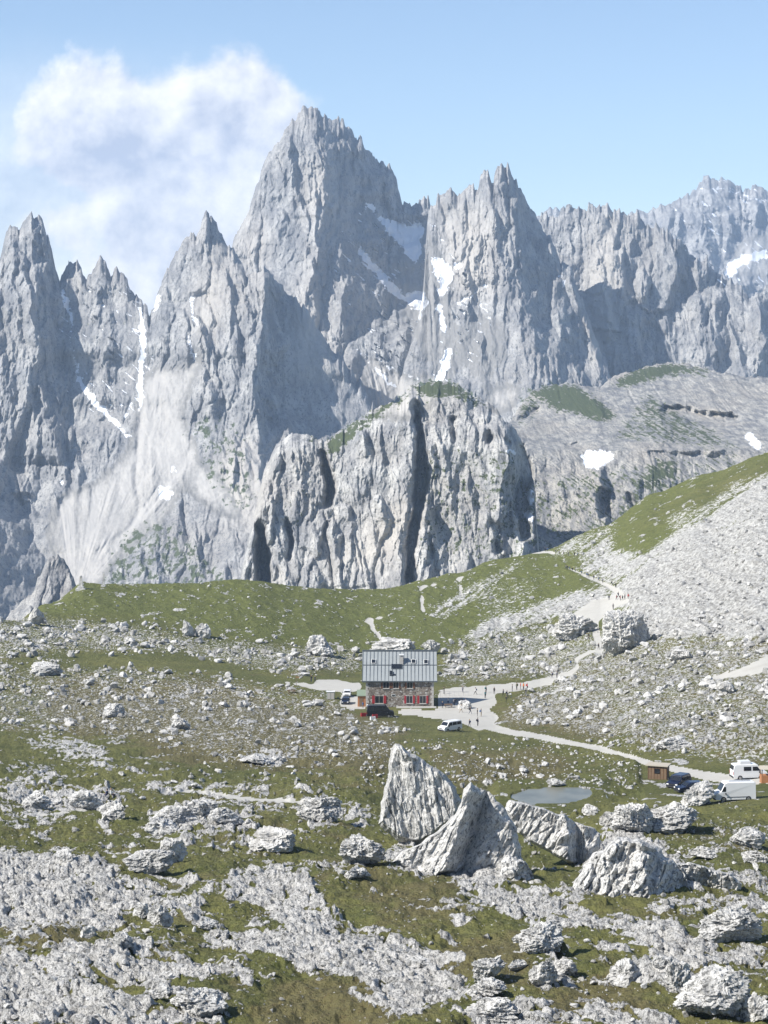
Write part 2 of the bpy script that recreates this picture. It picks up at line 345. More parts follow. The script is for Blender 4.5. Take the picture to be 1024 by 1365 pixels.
def massif(name, label, sky, base_y, dprof, wedges, s, mat, x0, x1, step=0.85, floor=0.0, seed=1, amp=1.0, jag=3.0, lean=60.0, rows=None, mask_on=(1, 1, 1, 1), ledges=0.0, diag=0.0, strip=0.0, pins=1.0, fan=(600, 900, 60)):
    """A rock massif as a closed-top relief in world space: its face stands at the depths dprof, ribs and towers stand out of it."""
    px = np.arange(x0, x1 + step, step); n = len(px)
    sk = np.interp(px, [p[0] for p in sky], [p[1] for p in sky])
    fj, ej = facet2(px / 9., px * 0 + seed * 1.7, seed + 9, .9)
    fk, ek = facet2(px / 22., px * 0 + seed * 2.3, seed + 14, .9)
    j = jag * 1.5 * fj + jag * 1.1 * fk + jag * (ridge2(px / 13., px * 0 + seed, seed, 3) * .8 + noise2(px / 4., px * 0 + 3, seed + 5) * .6)
    sk = sk - j
    m = rows or int((base_y - sk.min()) / step * 0.92)
    t = np.linspace(0, 1, m)[:, None]
    py = sk[None, :] + (base_y - sk[None, :]) * t
    PX = np.broadcast_to(px[None, :], py.shape).copy()
    D0 = np.interp(py, [p[0] for p in dprof], [p[1] for p in dprof])
    mp = D0 / F
    # ragged domain
    wx = PX + (fbm2(PX / 26. + 9, py / 40., seed + 3, 4) * 11 + fbm2(PX / 7., py / 12., seed + 7, 3) * 3) * 1.0
    wy = py + fbm2(PX / 30., py / 30. + 5, seed + 4, 3) * 12
    P = np.full(py.shape, -1e9)
    for w in wedges:
        pts, sL, sR = w[0], w[1], w[2]
        ys = [p[1] for p in pts]; ax = np.interp(wy, ys, [p[0] for p in pts]); r = np.interp(wy, ys, [p[2] for p in pts])
        up = np.maximum(ys[0] - wy, 0); dn = np.maximum(wy - ys[-1], 0)
        r = r - up * mp * 2.2 - dn * mp * (w[3] if len(w) > 3 else .7)
        dx = (wx - ax) * mp
        f = 1.0 + .35 * fbm2(py / 45. + ax * .01, ax * 0 + seed, seed + 21, 2)
        P = np.maximum(P, r - np.where(dx < 0, -dx * sL, dx * (sR * 2.3 if sR > .65 else abs(sR))) * f)
    rr_ = np.random.RandomState(seed * 7 + 1); H_, W_ = P.shape; mpm = float(mp.mean()); Pb = P
    add = np.zeros_like(P)
    npin = int(pins * (x1 - x0) * (base_y - sk.min()) / 1500.)
    for _ in range(npin):
        c_ = rr_.randint(0, W_); x0_ = px[c_]; y0_ = rr_.uniform(sk[c_] + 4, base_y - 30); L_ = rr_.uniform(60, 230) * s / mpm; w_ = rr_.uniform(9, 34) * s / mpm; hgt_ = w_ * mpm * rr_.uniform(.65, 1.35); dr_ = rr_.uniform(-.15, .25)
        c0, c1 = max(0, int((x0_ - 2.2 * w_ - 40 - x0) / step)), min(W_, int((x0_ + 2.2 * w_ + 60 - x0) / step)); 
        if c1 <= c0: continue
        wxx = wx[:, c0:c1]; wyy = wy[:, c0:c1]; tt_ = (wyy - y0_) / L_; ok = (tt_ > 0) & (tt_ < 1)
        if not ok.any(): continue
        tt_ = np.clip(tt_, 0, 1); ww = w_ * (.15 + np.sqrt(tt_)) ; dx_ = wxx - (x0_ + dr_ * (wyy - y0_))
        tri = np.where(dx_ < 0, 1 + dx_ / (1.5 * ww), 1 - dx_ / (.62 * ww)); pr = hgt_ * np.minimum(1, tt_ * 5 + .25) * (1 - tt_ ** 2.5) * np.clip(tri, 0, 1)
        add[:, c0:c1] = np.maximum(add[:, c0:c1], np.where(ok, pr, 0))
    quiet = sample(M_QUIET, wx, wy) * (s == 1.0)
    add = add * (1 - quiet)
    if s == .42: gx_ = PX + 5 * fbm2(PX / 14., py / 22., seed + 90, 3); P_g = -34 * sstep(.1, .9, sample(M_GULLY, gx_, py + 3 * noise2(PX / 9., py / 9., 4)))
    else: P_g = 0
    fl = floor - 170 * quiet + s * 30 * fbm2(PX / 60., py / 90., seed + 31, 3)
    k = 10 * s
    P = np.where(P > fl, P, fl) + k * np.exp(-np.abs(P - fl) / k) * .3
    sx, sy = PX + 6 * fbm2(PX / 9., py / 9., seed + 41, 4), py + 6 * fbm2(PX / 9. + 50, py / 9., seed + 42, 4)
    scr = sample(M_SCREE, sx, sy) * mask_on[0]; sno = sample(M_SNOW, sx, sy) * mask_on[1]; veg = sample(M_VEG, sx, sy) * mask_on[2]; stn = sample(M_STAIN, sx, sy) * mask_on[3]
    flk = sample(M_FLECK, PX, py); sno = np.maximum(sno, flk * sstep(.30, .42, fbm2((PX + .8 * py) / 26., (PX * .8 - py) / 6., seed + 43, 3)))
    th = np.arctan2(PX - fan[0], fan[1] - py); fs = ridge2(th * fan[2], np.hypot(PX - fan[0], py - fan[1]) / 260., seed + 44, 3); scr = scr * np.clip(.86 + .24 * fs, .5, 1.2)
    P = P - 13 * sample(M_CARVE, PX, py) * (mask_on[0] and s == 1.0)
    X = (PX - CX) * mp; Z = (HY - py) * mp
    qx = X + fbm2(X / (70 * s), Z / (90 * s), seed + 51, 3) * 18 * s + diag * Z
    rough = amp * (1 - .55 * quiet) * (1 - .88 * np.maximum(scr, sno)) * (1 - .45 * np.clip(veg * 1.4 - .3, 0, 1))
    q2 = qx + 3.5 * s * fbm2(X / (12 * s), Z / (14 * s), seed + 52, 3)
    zz = Z + 14 * s * fbm2(X / (25 * s), Z / (25 * s), seed + 53, 3)
    pat = .55 + .9 * sstep(-.35, .5, fbm2(X / (150 * s), Z / (190 * s), seed + 54, 3))
    f0, e0 = facet2(q2 / (72 * s), zz / (240 * s), seed + 60); f1, e1 = facet2(q2 / (30 * s), zz / (95 * s), seed + 61)
    f2_, e2 = facet2(q2 / (13 * s), zz / (34 * s), seed + 62); f3, e3 = facet2(q2 / (6.0 * s), zz / (13 * s), seed + 63)
    rel = 19 * f0 + pat * (7.5 * f1 + 6.0 * f2_ + 3.0 * f3 + 1.5 * facet2(X / (3.0 * s), Z / (5.0 * s), seed + 68)[0])
    rel += ridge2(qx / (44 * s), Z / (300 * s), seed + 66, 2) * 4 + ridge2(q2 / (17 * s), Z / (120 * s), seed + 67, 2) * 1.8 * pat
    rel -= 7 * (1 - np.clip(e0 * 9, 0, 1)) + 3 * (1 - np.clip(e1 * 6, 0, 1)) * pat
    rel += fbm2(X / (40 * s), Z / (30 * s), seed + 64, 4) * 4
    rel += ledges * 4 * facet2(X / (90 * s) , (Z + .12 * X) / (16 * s), seed + 65)[0]
    rel *= s
    P = P + (rel + add) * rough + P_g
    if strip: veg = np.clip(veg * 1.4 - .5 * np.clip(ridge2((X * .72 + Z * 1.0) / (7 * s), (X - Z * .8) / (55 * s), seed + 70, 2), 0, 1), 0, 1)
    if strip: P = P + strip * ridge2((X * .72 + Z * 1.0) / (7 * s), (X - Z * .8) / (55 * s), seed + 70, 2) * s * (1 - .8 * np.clip(veg, 0, 1))
    P += sstep(.2, .8, scr) * fs * 1.6 * s
    edge = np.clip((py - sk[None, :]) * mp / (lean * s * .5), 0, 1)
    D = D0 - P + lean * s * .6 * (1 - edge) ** 2
    D = D.T; pyT = py.T; PXT = PX.T
    X = (PXT - CX) / F * D; Z = (HY - pyT) / F * D
    V = np.stack([X, D, Z], -1)                     # n x m x 3
    A = np.stack([scr.T, sno.T, veg.T, stn.T], -1)
    # the far side of the massif, falling away behind the crest
    back = []; ab = []
    top = V[:, 0]; hgt = (V[:, 0, 2] - V[:, -1, 2])
    for i, q in enumerate((.02, .06, .14, .3, .55, 1.0)):
        b = top.copy(); b[:, 1] += q * hgt * 1.1 + 8 * s; b[:, 0] *= b[:, 1] / top[:, 1]
        b[:, 2] -= q * hgt * (1 + .25 * noise2(px / 17., px * 0 + i, seed + 80)) + 4 * s * i
        back.append(b); ab.append(A[:, 0] * [0, 0, .3, 1])
    V = np.concatenate([np.stack(back[::-1], 1), V], 1); A = np.concatenate([np.stack(ab, 1), A], 1)
    mm = V.shape[1]
    idx = np.arange(n * mm).reshape(n, mm)
    Fc = np.stack([idx[:-1, :-1], idx[:-1, 1:], idx[1:, 1:], idx[1:, :-1]], -1).reshape(-1, 4)
    me = np_mesh(name, V.reshape(-1, 3), Fc, [mat], attrs={'mask': A.reshape(-1, 4)})
    o = link(name, me); tag(o, label, kind='structure'); return o

MT = mat_mountain('dolomite_rock', 1.0); MT2 = mat_mountain('dolomite_rock_near', .42, .01, 1.2); MT4 = mat_mountain('karst_rock', .42, .035, .92); MT3 = mat_mountain('dolomite_rock_far', 1.5)

massif('mountain', 'row of grey rock towers and scree cone with the steep front pyramid on the left',
 [(-40,335),(0,345),(8,312),(14,303),(28,300),(34,290),(42,287),(50,292),(57,300),(62,318),(70,345),(80,380),(85,365),(92,350),(100,350),(108,364),(115,372),(124,358),(133,345),(140,352),(148,372),(155,360),(163,364),(172,380),(180,392),(190,408),(200,425),(205,410),(212,390),(220,370),(230,346),(238,334),(247,316),(255,312),(262,322),(268,306),(275,290),(284,298),(292,306),(300,318),(314,335),(324,352),(334,372),(342,362),(352,357),(362,368),(375,385),(392,396),(420,430),(450,470),(480,508),(492,530),(500,548),(520,575),(560,620),(600,700)],
 830, [(280,3590),(350,3570),(480,3500),(560,3440),(660,3280),(830,2950)],
 [([(42,288,150),(46,400,265),(50,480,305),(60,560,325),(76,610,300),(80,640,210)],.45,-2.0,4), ([(14,305,50),(12,400,150),(5,500,200),(10,600,260),(30,655,280)],.3,.7,3),
  ([(133,347,95),(136,400,160),(131,470,200),(140,540,190)],1.6,-2.0,3), ([(92,350,5),(98,420,10),(104,480,10)],1,.7,3), ([(165,366,5),(170,420,20),(178,500,20)],.8,.7,3), ([(196,425,0),(206,500,20)],.8,1.1,3),
  ([(-70,480,240),(-50,650,440),(-30,820,560)],.3,.95), ([(120,405,0),(120,500,10)],.7,.7,3),
  ([(275,290,140),(272,340,180),(262,400,200),(238,450,190),(232,480,120)],.42,.42,3), ([(256,312,110),(250,370,150),(244,420,160)],.4,.7,3),
  ([(300,320,160),(312,352,210),(300,400,235),(286,440,235),(272,465,180)],.3,1.0,3), ([(232,345,90),(225,400,120),(215,450,110)],.4,.9,3),
  ([(352,357,235),(347,410,285),(343,470,325),(338,530,350),(345,590,365),(352,640,370),(350,700,380),(350,830,420)],.36,1.2),
  ([(372,505,180),(380,560,290),(388,640,340)],.8,.8), ([(318,400,200),(292,470,240),(283,540,270),(288,600,280),(290,660,280)],.4,.3,3),
  ([(270,500,130),(266,560,170)],.6,1.1,3), ([(232,682,180),(222,720,270),(205,780,360),(200,830,420)],.6,.8), ([(300,690,210),(310,760,300),(315,830,360)],.5,.8), ([(262,700,180),(270,780,300)],.6,1.2),
  ([(500,560,60),(510,640,120)],.5,.8)],
 1.0, MT, -40, 560, seed=11, floor=-10, jag=4, ledges=.6, fan=(100, 800, 9))

massif('mountain', 'highest grey peak with square summit and dark east face above the snow bowl',
 [(280,400),(300,352),(318,312),(330,288),(340,255),(352,225),(360,205),(372,190),(384,172),(388,160),(396,157),(400,150),(408,147),(415,145),(424,148),(432,160),(437,166),(443,164),(452,164),(460,168),(468,170),(475,182),(484,192),(488,203),(500,212),(512,222),(520,230),(528,240),(532,256),(537,270),(548,270),(555,262),(560,264),(565,255),(571,262),(575,275),(580,290),(600,320),(640,400)],
 640, [(140,4260),(300,4190),(360,4140),(430,4060),(500,3980),(640,3800)],
 [([(415,146,100),(424,200,190),(434,280,230),(425,330,260),(410,390,290),(405,450,310),(415,520,340),(430,600,380)],.32,.75),
  ([(392,160,60),(398,200,130),(402,260,150),(398,310,150)],.35,.9,2), ([(360,207,40),(372,280,100),(365,350,140)],.35,.5,2), ([(338,262,20),(345,340,100),(340,400,150)],.3,.4,2), ([(385,330,130),(378,400,180),(372,470,210)],.4,.5),
  ([(443,164,70),(446,210,90)],.4,.9,3), ([(460,168,50),(472,210,60),(478,250,40)],.35,.7,3), ([(486,198,20),(500,240,30),(505,290,10)],.35,.7,3), ([(512,222,0),(522,270,0),(528,300,-20)],.4,.8,3),
  ([(565,256,-60),(563,290,-60)],.6,.8,3), ([(530,246,-30),(540,300,-50)],.5,.8,3),
  ([(448,310,200),(456,380,250),(452,450,290)],.6,.75), ([(470,380,170),(482,440,220)],.6,.8), ([(500,405,130),(507,450,180),(516,492,210)],.5,.75,3), ([(440,460,290),(470,520,300),(500,560,300)],.4,.4)],
 1.0, MT, 280, 640, seed=23, floor=-70, jag=4.5, ledges=.6)

massif('mountain', 'twin pointed grey peak right of the snow bowl with dark right flank',
 [(520,560),(535,500),(545,470),(556,430),(563,395),(566,360),(568,320),(570,292),(574,276),(582,266),(590,258),(604,254),(612,256),(620,251),(630,252),(637,250),(640,238),(645,228),(650,228),(654,240),(658,242),(660,228),(664,222),(668,218),(672,222),(677,220),(682,232),(688,240),(691,256),(698,262),(706,277),(713,288),(720,303),(729,318),(735,325),(745,345),(756,358),(762,364),(770,380),(790,440),(820,520)],
 660, [(215,3960),(300,3930),(400,3870),(500,3760),(660,3500)],
 [([(668,219,120),(673,265,160),(684,320,200),(690,370,230),(704,430,265),(722,490,300),(735,540,320)],.28,.85), ([(648,228,90),(650,300,130),(640,380,160),(640,430,170)],.35,.3,3),
  ([(608,254,50),(608,320,100),(600,380,110),(596,420,100)],.5,.35,3), ([(585,264,20),(590,330,70),(588,380,70)],.6,.5,3), ([(655,400,190),(640,470,240),(660,540,290)],.3,.55,2),
  ([(690,470,250),(700,530,300),(690,600,330)],.4,.8,2), ([(628,330,100),(622,370,110)],.4,.6,3), ([(665,300,170),(660,360,180)],.4,.7,3), ([(740,380,150),(745,450,200)],.6,.8,3)],
 1.0, MT, 522, 815, seed=37, floor=-20, jag=4, ledges=.5)

massif('mountain', 'long jagged grey rock wall running to the right edge below the hazy massif',
 [(690,340),(715,300),(722,283),(735,282),(745,286),(752,278),(765,280),(785,276),(792,272),(803,271),(812,274),(820,282),(830,280),(840,284),(855,288),(862,300),(880,314),(892,312),(900,318),(908,316),(915,330),(925,340),(935,347),(943,342),(950,350),(958,366),(975,374),(985,388),(995,396),(1003,394),(1012,398),(1020,385),(1040,382),(1070,378)],
 680, [(265,4250),(400,4180),(520,4080),(680,3820)],
 [([(798,272,60),(797,330,100),(790,400,150),(765,480,200)],.4,.35,2), ([(824,340,130),(826,390,170),(824,440,190)],.35,1.2,3), ([(745,290,30),(760,360,60),(770,420,110)],.5,.5,2), ([(905,316,70),(900,360,120),(886,410,150)],.35,1.1,2),
  ([(957,400,130),(956,450,180),(950,520,220)],.32,1.0,2), ([(1010,392,110),(1018,450,160),(1002,520,210)],.4,.9,2), ([(868,350,110),(862,400,150)],.4,.8,2), ([(845,420,170),(856,480,220),(872,520,240)],.4,.9,2), ([(770,440,190),(782,510,240)],.5,.9,2),
  ([(720,520,220),(735,570,260)],.5,.8,2), ([(930,345,60),(935,400,90)],.4,.8,2), ([(985,390,60),(985,440,110)],.4,.9,3), ([(840,290,20),(850,340,60)],.4,.8,2)],
 1.0, MT, 690, 1070, seed=41, floor=10, jag=4.5, ledges=.9)

massif('mountain', 'pale blue far massif with snow ledges at the right edge',
 [(690,300),(720,285),(732,278),(748,282),(765,290),(800,300),(845,285),(852,280),(860,286),(868,279),(880,276),(895,270),(903,268),(915,262),(928,256),(932,246),(938,240),(948,237),(960,238),(972,241),(980,248),(985,250),(1000,249),(1024,254),(1070,250)],
 520, [(230,7700),(340,7450),(520,6900)],
 [([(950,238,150),(945,300,250),(930,370,330)],.4,.6), ([(1000,250,100),(1010,310,200),(985,380,330)],.4,.6), ([(890,272,50),(885,340,150)],.5,.6), ([(945,355,300),(948,380,360)],.6,1.0), ([(975,290,200),(970,340,260)],.5,.8)],
 1.7, MT3, 690, 1070, seed=53, jag=3, ledges=2.2, step=1.0)

massif('crag', 'broad pale rock crag with green cap standing in front of the mountains',
 [(318,790),(330,720),(338,690),(346,660),(352,628),(362,606),(368,594),(378,584),(392,579),(408,580),(420,583),(430,590),(440,588),(450,578),(462,568),(480,558),(500,548),(520,538),(536,532),(542,520),(552,513),(562,510),(585,509),(605,512),(625,522),(645,534),(662,546),(672,560),(688,572),(700,600),(712,640),(716,700),(724,790)],
 810, [(505,1660),(530,1610),(600,1590),(700,1568),(810,1530)],
 [([(375,590,25),(372,650,38),(352,720,52),(345,790,60)],.35,.9), ([(425,590,22),(432,640,30),(436,680,40),(420,730,50)],.3,1.3), ([(400,585,25),(398,640,34),(390,700,44),(400,780,55)],.3,.5), ([(460,580,10),(468,640,22),(470,700,34),(465,780,44)],.25,.35),
  ([(548,530,22),(556,570,34),(546,640,40),(540,700,46),(535,790,54)],.22,1.5), ([(505,560,16),(512,620,28),(505,700,40),(495,780,50)],.25,.6), ([(585,520,8),(592,560,14)],.4,1.2,2), ([(622,530,10),(628,590,20),(618,650,24)],.3,.8), ([(600,600,16),(598,680,24),(600,780,34)],.4,.35),
  ([(672,570,36),(676,600,42),(668,650,40),(664,720,44),(668,790,50)],.25,1.4), ([(566,680,44),(570,730,50),(574,790,56)],.7,1.2), ([(702,690,34),(700,740,38),(706,790,40)],.6,1.1), ([(650,555,24),(655,590,26)],.35,1.0,2)],
 .42, MT2, 318, 724, seed=67, floor=0, jag=2.2, ledges=.5, lean=75, step=.75, amp=.9)

massif('hill', 'karst hill with grey green plateau top and snow patch on its cliffs',
 [(640,640),(672,575),(690,548),(700,530),(712,520),(730,513),(760,511),(785,516),(800,518),(812,507),(828,498),(845,494),(860,488),(890,484),(930,488),(960,497),(985,500),(1024,505),(1070,508)],
 810, [(480,2350),(512,2230),(560,2050),(600,1880),(612,1860),(640,1820),(700,1780),(810,1700)],
 [([(700,545,-10),(700,600,10),(705,700,30),(690,780,50)],.4,.4), ([(760,600,0),(765,680,20),(760,760,40)],.4,.5), ([(800,640,30),(806,680,42),(800,740,40)],.4,1.6), ([(880,560,10),(890,590,20)],.3,1.0,3), ([(850,600,10),(850,700,30)],.4,.5), ([(770,520,0),(860,600,10)],.3,.25,3), ([(690,590,20),(680,640,40),(690,700,50)],.3,1.1)],
 .42, MT4, 640, 1070, seed=71, floor=-20, jag=1.2, lean=40, amp=.85, ledges=1.3, strip=5.5, step=.8, pins=.15)

massif('crag', 'small jagged grey crag at the left edge below the scree cone',
 [(-40,850),(0,845),(12,822),(20,815),(26,806),(33,798),(42,792),(47,785),(50,772),(56,764),(62,750),(70,742),(78,743),(86,748),(92,760),(98,772),(104,785),(112,810),(125,860)],
 900, [(740,1120),(800,1060),(900,1000)],
 [([(70,742,10),(66,780,22),(60,840,30)],.4,.8), ([(48,782,10),(45,820,25),(40,860,30)],.4,.9), ([(90,760,5),(92,800,15)],.5,.9), ([(25,806,8),(20,850,20)],.4,.9), ([(0,845,0),(0,880,10)],.4,.8)],
 .2, mat_mountain('dolomite_rock_small', .2, .01), -40, 125, seed=83, floor=-20, jag=2.5, lean=40, step=.7, mask_on=(0, 0, 0, 0), amp=1.2)
# ------------------------------------------------------------------ near ground: one sheet, heights from surveyed profiles
def base_py(d): return 774 + 84100.0 / d
prof = {
 -140: [(100,1600),(142,1366),(200,1194),(300,1056),(400,978),(500,925),(580,870),(640,822),(700,846),(800,950),(1300,1700)],
 0:   [(100,1615),(142,1366),(200,1194),(300,1054),(400,980),(500,928),(580,875),(640,826),(700,850),(800,950),(1300,1650)],
 60:  [(300,1054),(400,982),(500,930),(580,880),(640,836),(700,806),(740,812),(820,900),(1300,1600)],
 110: [(300,1054),(400,984),(500,932),(580,884),(640,845),(700,800),(745,777),(790,785),(900,870),(1300,1500)],
 200: [(300,1054),(400,984),(500,934),(560,897),(620,862),(700,810),(765,779),(820,800),(950,900),(1300,1450)],
 330: [(300,1054),(400,984),(500,938),(530,918),(560,905),(630,870),(700,815),(775,772),(840,800),(960,900),(1300,1400)],
 400: [(300,1054),(400,984),(480,955),(500,940),(530,918),(560,906),(640,870),(700,828),(785,782),(850,805),(960,880),(1300,1350)],
 480: [(300,1054),(400,984),(480,958),(500,942),(525,920),(545,910),(600,900),(650,872),(720,832),(795,786),(860,805),(960,870),(1300,1300)],
 600: [(300,1058),(400,984),(480,958),(500,941),(525,919),(545,908),(620,886),(700,838),(780,790),(830,765),(900,785),(1000,840),(1300,1250)],
 660: [(300,1058),(400,984),(480,958),(500,940),(525,918),(545,907),(620,882),(700,835),(780,785),(850,746),(910,770),(1000,820),(1300,1200)],
 720: [(300,1058),(400,984),(500,934),(530,912),(560,900),(620,878),(700,828),(780,776),(865,735),(930,750),(1000,780),(1300,1100)],
 800: [(300,1056),(400,975),(500,908),(560,880),(620,852),(690,810),(760,770),(880,703),(940,720),(1000,760),(1300,1050)],
 870: [(250,1106),(300,1050),(400,955),(500,888),(600,830),(700,765),(800,705),(900,658),(950,675),(1000,710),(1300,1000)],
 940: [(250,1104),(300,1050),(400,942),(500,868),(600,795),(700,725),(800,672),(900,632),(950,650),(1000,690),(1300,960)],
 1024:[(250,1100),(300,1042),(400,922),(500,835),(600,755),(700,690),(800,640),(885,603),(940,625),(1000,670),(1300,930)],
 1170:[(250,1095),(300,1030),(400,900),(500,795),(600,700),(700,630),(800,585),(885,560),(940,585),(1000,640),(1300,900)],
}
for k in prof:
    p = prof[k]
    if p[0][0] > 100:
        ds = [100, 120, 142, 170, 200, 230, 260]
        prof[k] = [(d, base_py(d)) for d in ds if d < p[0][0] - 15] + p

# rows: about one per render pixel near, finer than that far
dl = np.concatenate([84100.0 / (np.arange(1640, 942, -1.05) - 774)[:], np.arange(501, 905, .62), np.geomspace(906, 1300, 60)])
dl = np.unique(np.round(dl, 3)); GPX = np.arange(-270, 1300, 1.0)
keys = sorted(prof); ZK = []
for k in keys:
    d = np.array([a for a, b in prof[k]], float); y = np.array([b for a, b in prof[k]], float)
    z = (HY - y) / F * d
    zz = np.interp(dl, d, z)
    kk = np.ones(13) / 13; zs = np.convolve(np.pad(zz, 6, mode='edge'), kk, 'valid')     # soften the corners
    ZK.append(zs)
ZK = np.array(ZK)
ki = np.clip(np.searchsorted(keys, GPX) - 1, 0, len(keys) - 2)
ka = np.array(keys)[ki]; kb = np.array(keys)[ki + 1]; tt = np.clip((GPX - ka) / (kb - ka), 0, 1); tt = tt * tt * (3 - 2 * tt) * .5 + tt * .5
Z0 = ZK[ki] * (1 - tt)[:, None] + ZK[ki + 1] * tt[:, None]          # cols x rows
DD = np.broadcast_to(dl[None, :], Z0.shape); PXG = np.broadcast_to(GPX[:, None], Z0.shape)
XG = (PXG - CX) / F * DD
PY0 = HY - Z0 / DD * F
hid = PY0 > np.minimum.accumulate(PY0, 1) + 4                         # behind a crest: not seen

PY0S = np.where(hid, 3.0, PY0)
PYP = np.where(hid, 3.0, HY + 61.15 / DD * F)
# --- masks
path_polys = [
 stroke([(1040,1036),(985,1040),(940,1034),(905,1026),(870,1019),(840,1010),(800,998),(760,990),(720,982),(680,976),(650,968),(632,960),(628,950)], [14,13,9,7,7,7,8,10,12]),
 [(560,946),(600,946),(640,944),(660,950),(668,958),(655,964),(640,975),(612,962),(560,955),(528,952),(530,947)],
 [(590,918),(640,914),(690,910),(712,908),(735,903),(738,912),(700,920),(660,925),(662,940),(640,950),(585,946),(585,926)],
 stroke([(700,912),(730,906),(760,898),(772,888),(766,880),(790,868),(800,870),(796,850),(793,830),(806,812),(822,800)], [6,6,7,6,5,6,9,10,8,14,18]),
 stroke([(822,800),(828,792),(812,782),(795,774),(772,764),(757,758),(752,753)], [14,10,5,5,4,4,3]),
 stroke([(770,742),(750,740),(735,737),(715,735),(702,735)], [2,2,4,5,4]),
 [(790,800),(840,795),(838,806),(822,808),(806,815),(790,830),(770,826),(750,830),(730,842),(760,822)],
 stroke([(1060,868),(1024,884),(1000,893),(975,900),(940,905),(900,906),(860,906),(820,910)], [30,20,14,9,4,2,2,1]),
 stroke([(482,914),(455,916),(425,916),(395,912),(370,908),(330,898),(290,893),(250,890),(205,885)], [7,9,8,4,3,3,2,2,2]),
 [(420,907),(445,905),(478,912),(482,920),(462,924),(440,920),(420,914)], [(455,925),(486,930),(488,946),(452,942)],
 stroke([(210,1060),(262,1056),(300,1062),(350,1068),(400,1072),(450,1078),(485,1084)], [5,5,6,7,7,6,3]),
 stroke([(0,1096),(30,1088),(80,1084),(140,1080),(190,1072)], [3,3,4,3,2]),
]
lightpath = [stroke([(560,782),(562,800),(565,818)], 3), stroke([(560,783),(590,778),(615,770),(640,762)], [3,2,2,2]), stroke([(612,770),(614,785),(617,798)], 3), stroke([(508,852),(498,838),(492,826)], [4,3,3]), stroke([(492,826),(520,822),(545,820)],[3,2,2]), stroke([(492,828),(470,830),(430,828),(380,824)], [3,2,2,2]),
 stroke([(150,776),(200,778),(130,772)],[3,2,2])]
rock_polys = [
 ([(-60,1130),(0,1132),(60,1142),(95,1148),(130,1162),(165,1185),(210,1188),(275,1200),(272,1212),(235,1215),(170,1208),(140,1232),(90,1236),(-60,1236)], 1),
 ([(-60,1262),(0,1264),(60,1278),(150,1270),(230,1280),(300,1292),(340,1296),(336,1308),(250,1304),(200,1312),(150,1302),(100,1308),(150,1325),(205,1345),(220,1380),(-60,1380)], 1),
 ([(270,1243),(340,1238),(400,1245),(400,1275),(330,1275),(272,1262)], 1),
 ([(325,1170),(400,1170),(420,1200),(460,1230),(520,1243),(570,1262),(612,1290),(618,1315),(570,1345),(520,1360),(498,1330),(480,1302),(420,1300),(340,1285),(400,1240),(330,1205),(300,1200)], .95),
 ([(600,1160),(645,1156),(690,1185),(680,1205),(610,1195)], .9), ([(575,1210),(640,1208),(660,1225),(600,1222)], .7),
 ([(684,1190),(740,1200),(790,1222),(860,1228),(885,1244),(850,1250),(790,1240),(684,1225),(640,1200)], .95),
 ([(825,1248),(900,1243),(945,1266),(1030,1272),(1040,1300),(990,1292),(900,1282),(850,1268)], .9), ([(850,1298),(930,1296),(940,1312),(860,1320)], .9),
 ([(765,1150),(800,1125),(830,1110),(880,1130),(915,1160),(905,1195),(850,1200),(780,1185)], .8), ([(905,1150),(960,1160),(1030,1170),(1040,1190),(960,1180)], .8),
 ([(640,1355),(740,1350),(830,1340),(900,1365),(900,1380),(640,1380)], .7), ([(700,1300),(850,1300),(860,1310),(700,1312)], .5),
 ([(205,1345),(300,1335),(300,1360),(220,1365)], .8), ([(860,1210),(1040,1195),(1040,1225),(900,1225)], .75),
 ([(0,1046),(60,1050),(120,1060),(165,1060),(160,1078),(100,1075),(0,1066)], .85), ([(0,1064),(120,1086),(60,1092),(0,1085)], .6),
 ([(40,990),(75,988),(130,998),(145,1006),(100,1003),(60,998)], .95), ([(90,1000),(140,1007),(140,1012),(90,1008)], .9), ([(325,1012),(350,1004),(380,1012),(375,1020),(340,1018)], .95), ([(10,1028),(60,1022),(80,1030),(30,1034)], .8),
 ([(195,1038),(260,1050),(330,1060),(430,1072),(420,1082),(300,1070),(200,1056)], .6), ([(125,1012),(180,1020),(165,1025),(120,1020)], .8),
 ([(0,1090),(50,1095),(100,1110),(60,1112),(0,1102)], .5), ([(230,1070),(340,1090),(330,1130),(240,1120)], .5), ([(400,1060),(470,1075),(510,1090),(470,1100),(400,1085)], .6),
 ([(500,1140),(560,1120),(600,1150),(580,1175),(520,1170)], .55), ([(0,1236),(300,1225),(320,1240),(0,1262)], .28), ([(160,1205),(270,1212),(290,1235),(200,1240)], .35),
]
noR = [([(400,1190),(480,1170),(600,1175),(720,1235),(720,1280),(600,1285),(520,1240),(430,1225)], 1), ([(130,1180),(300,1130),(300,1185),(200,1185)], .3), ([(380,1310),(480,1300),(520,1365),(300,1365)], 1), ([(860,1050),(1024,1080),(1024,1110),(900,1100)], .6),
 ([(480,985),(700,985),(850,1010),(850,1100),(700,1090),(480,1085)], .7)]
scree_near = [
 ([(1100,600),(1024,640),(985,665),(930,700),(880,730),(845,760),(820,790),(832,830),(870,850),(940,850),(1030,850),(1100,840)], 1.0),
 ([(830,792),(800,812),(760,820),(700,835),(650,850),(600,862),(640,835),(700,815),(760,790),(805,785)], .75),
 ([(760,760),(810,730),(860,735),(850,765),(820,780),(780,770)], .54), ([(560,815),(640,775),(700,742),(712,745),(650,790),(590,830)], .48), ([(640,800),(700,775),(750,760),(700,800),(640,830)], .38),
 ([(880,690),(960,660),(1024,640),(980,665),(900,710)], .42), ([(940,660),(1024,625),(1024,645)], .5), ([(720,740),(800,705),(830,700),(800,740),(760,745)], .56),
]
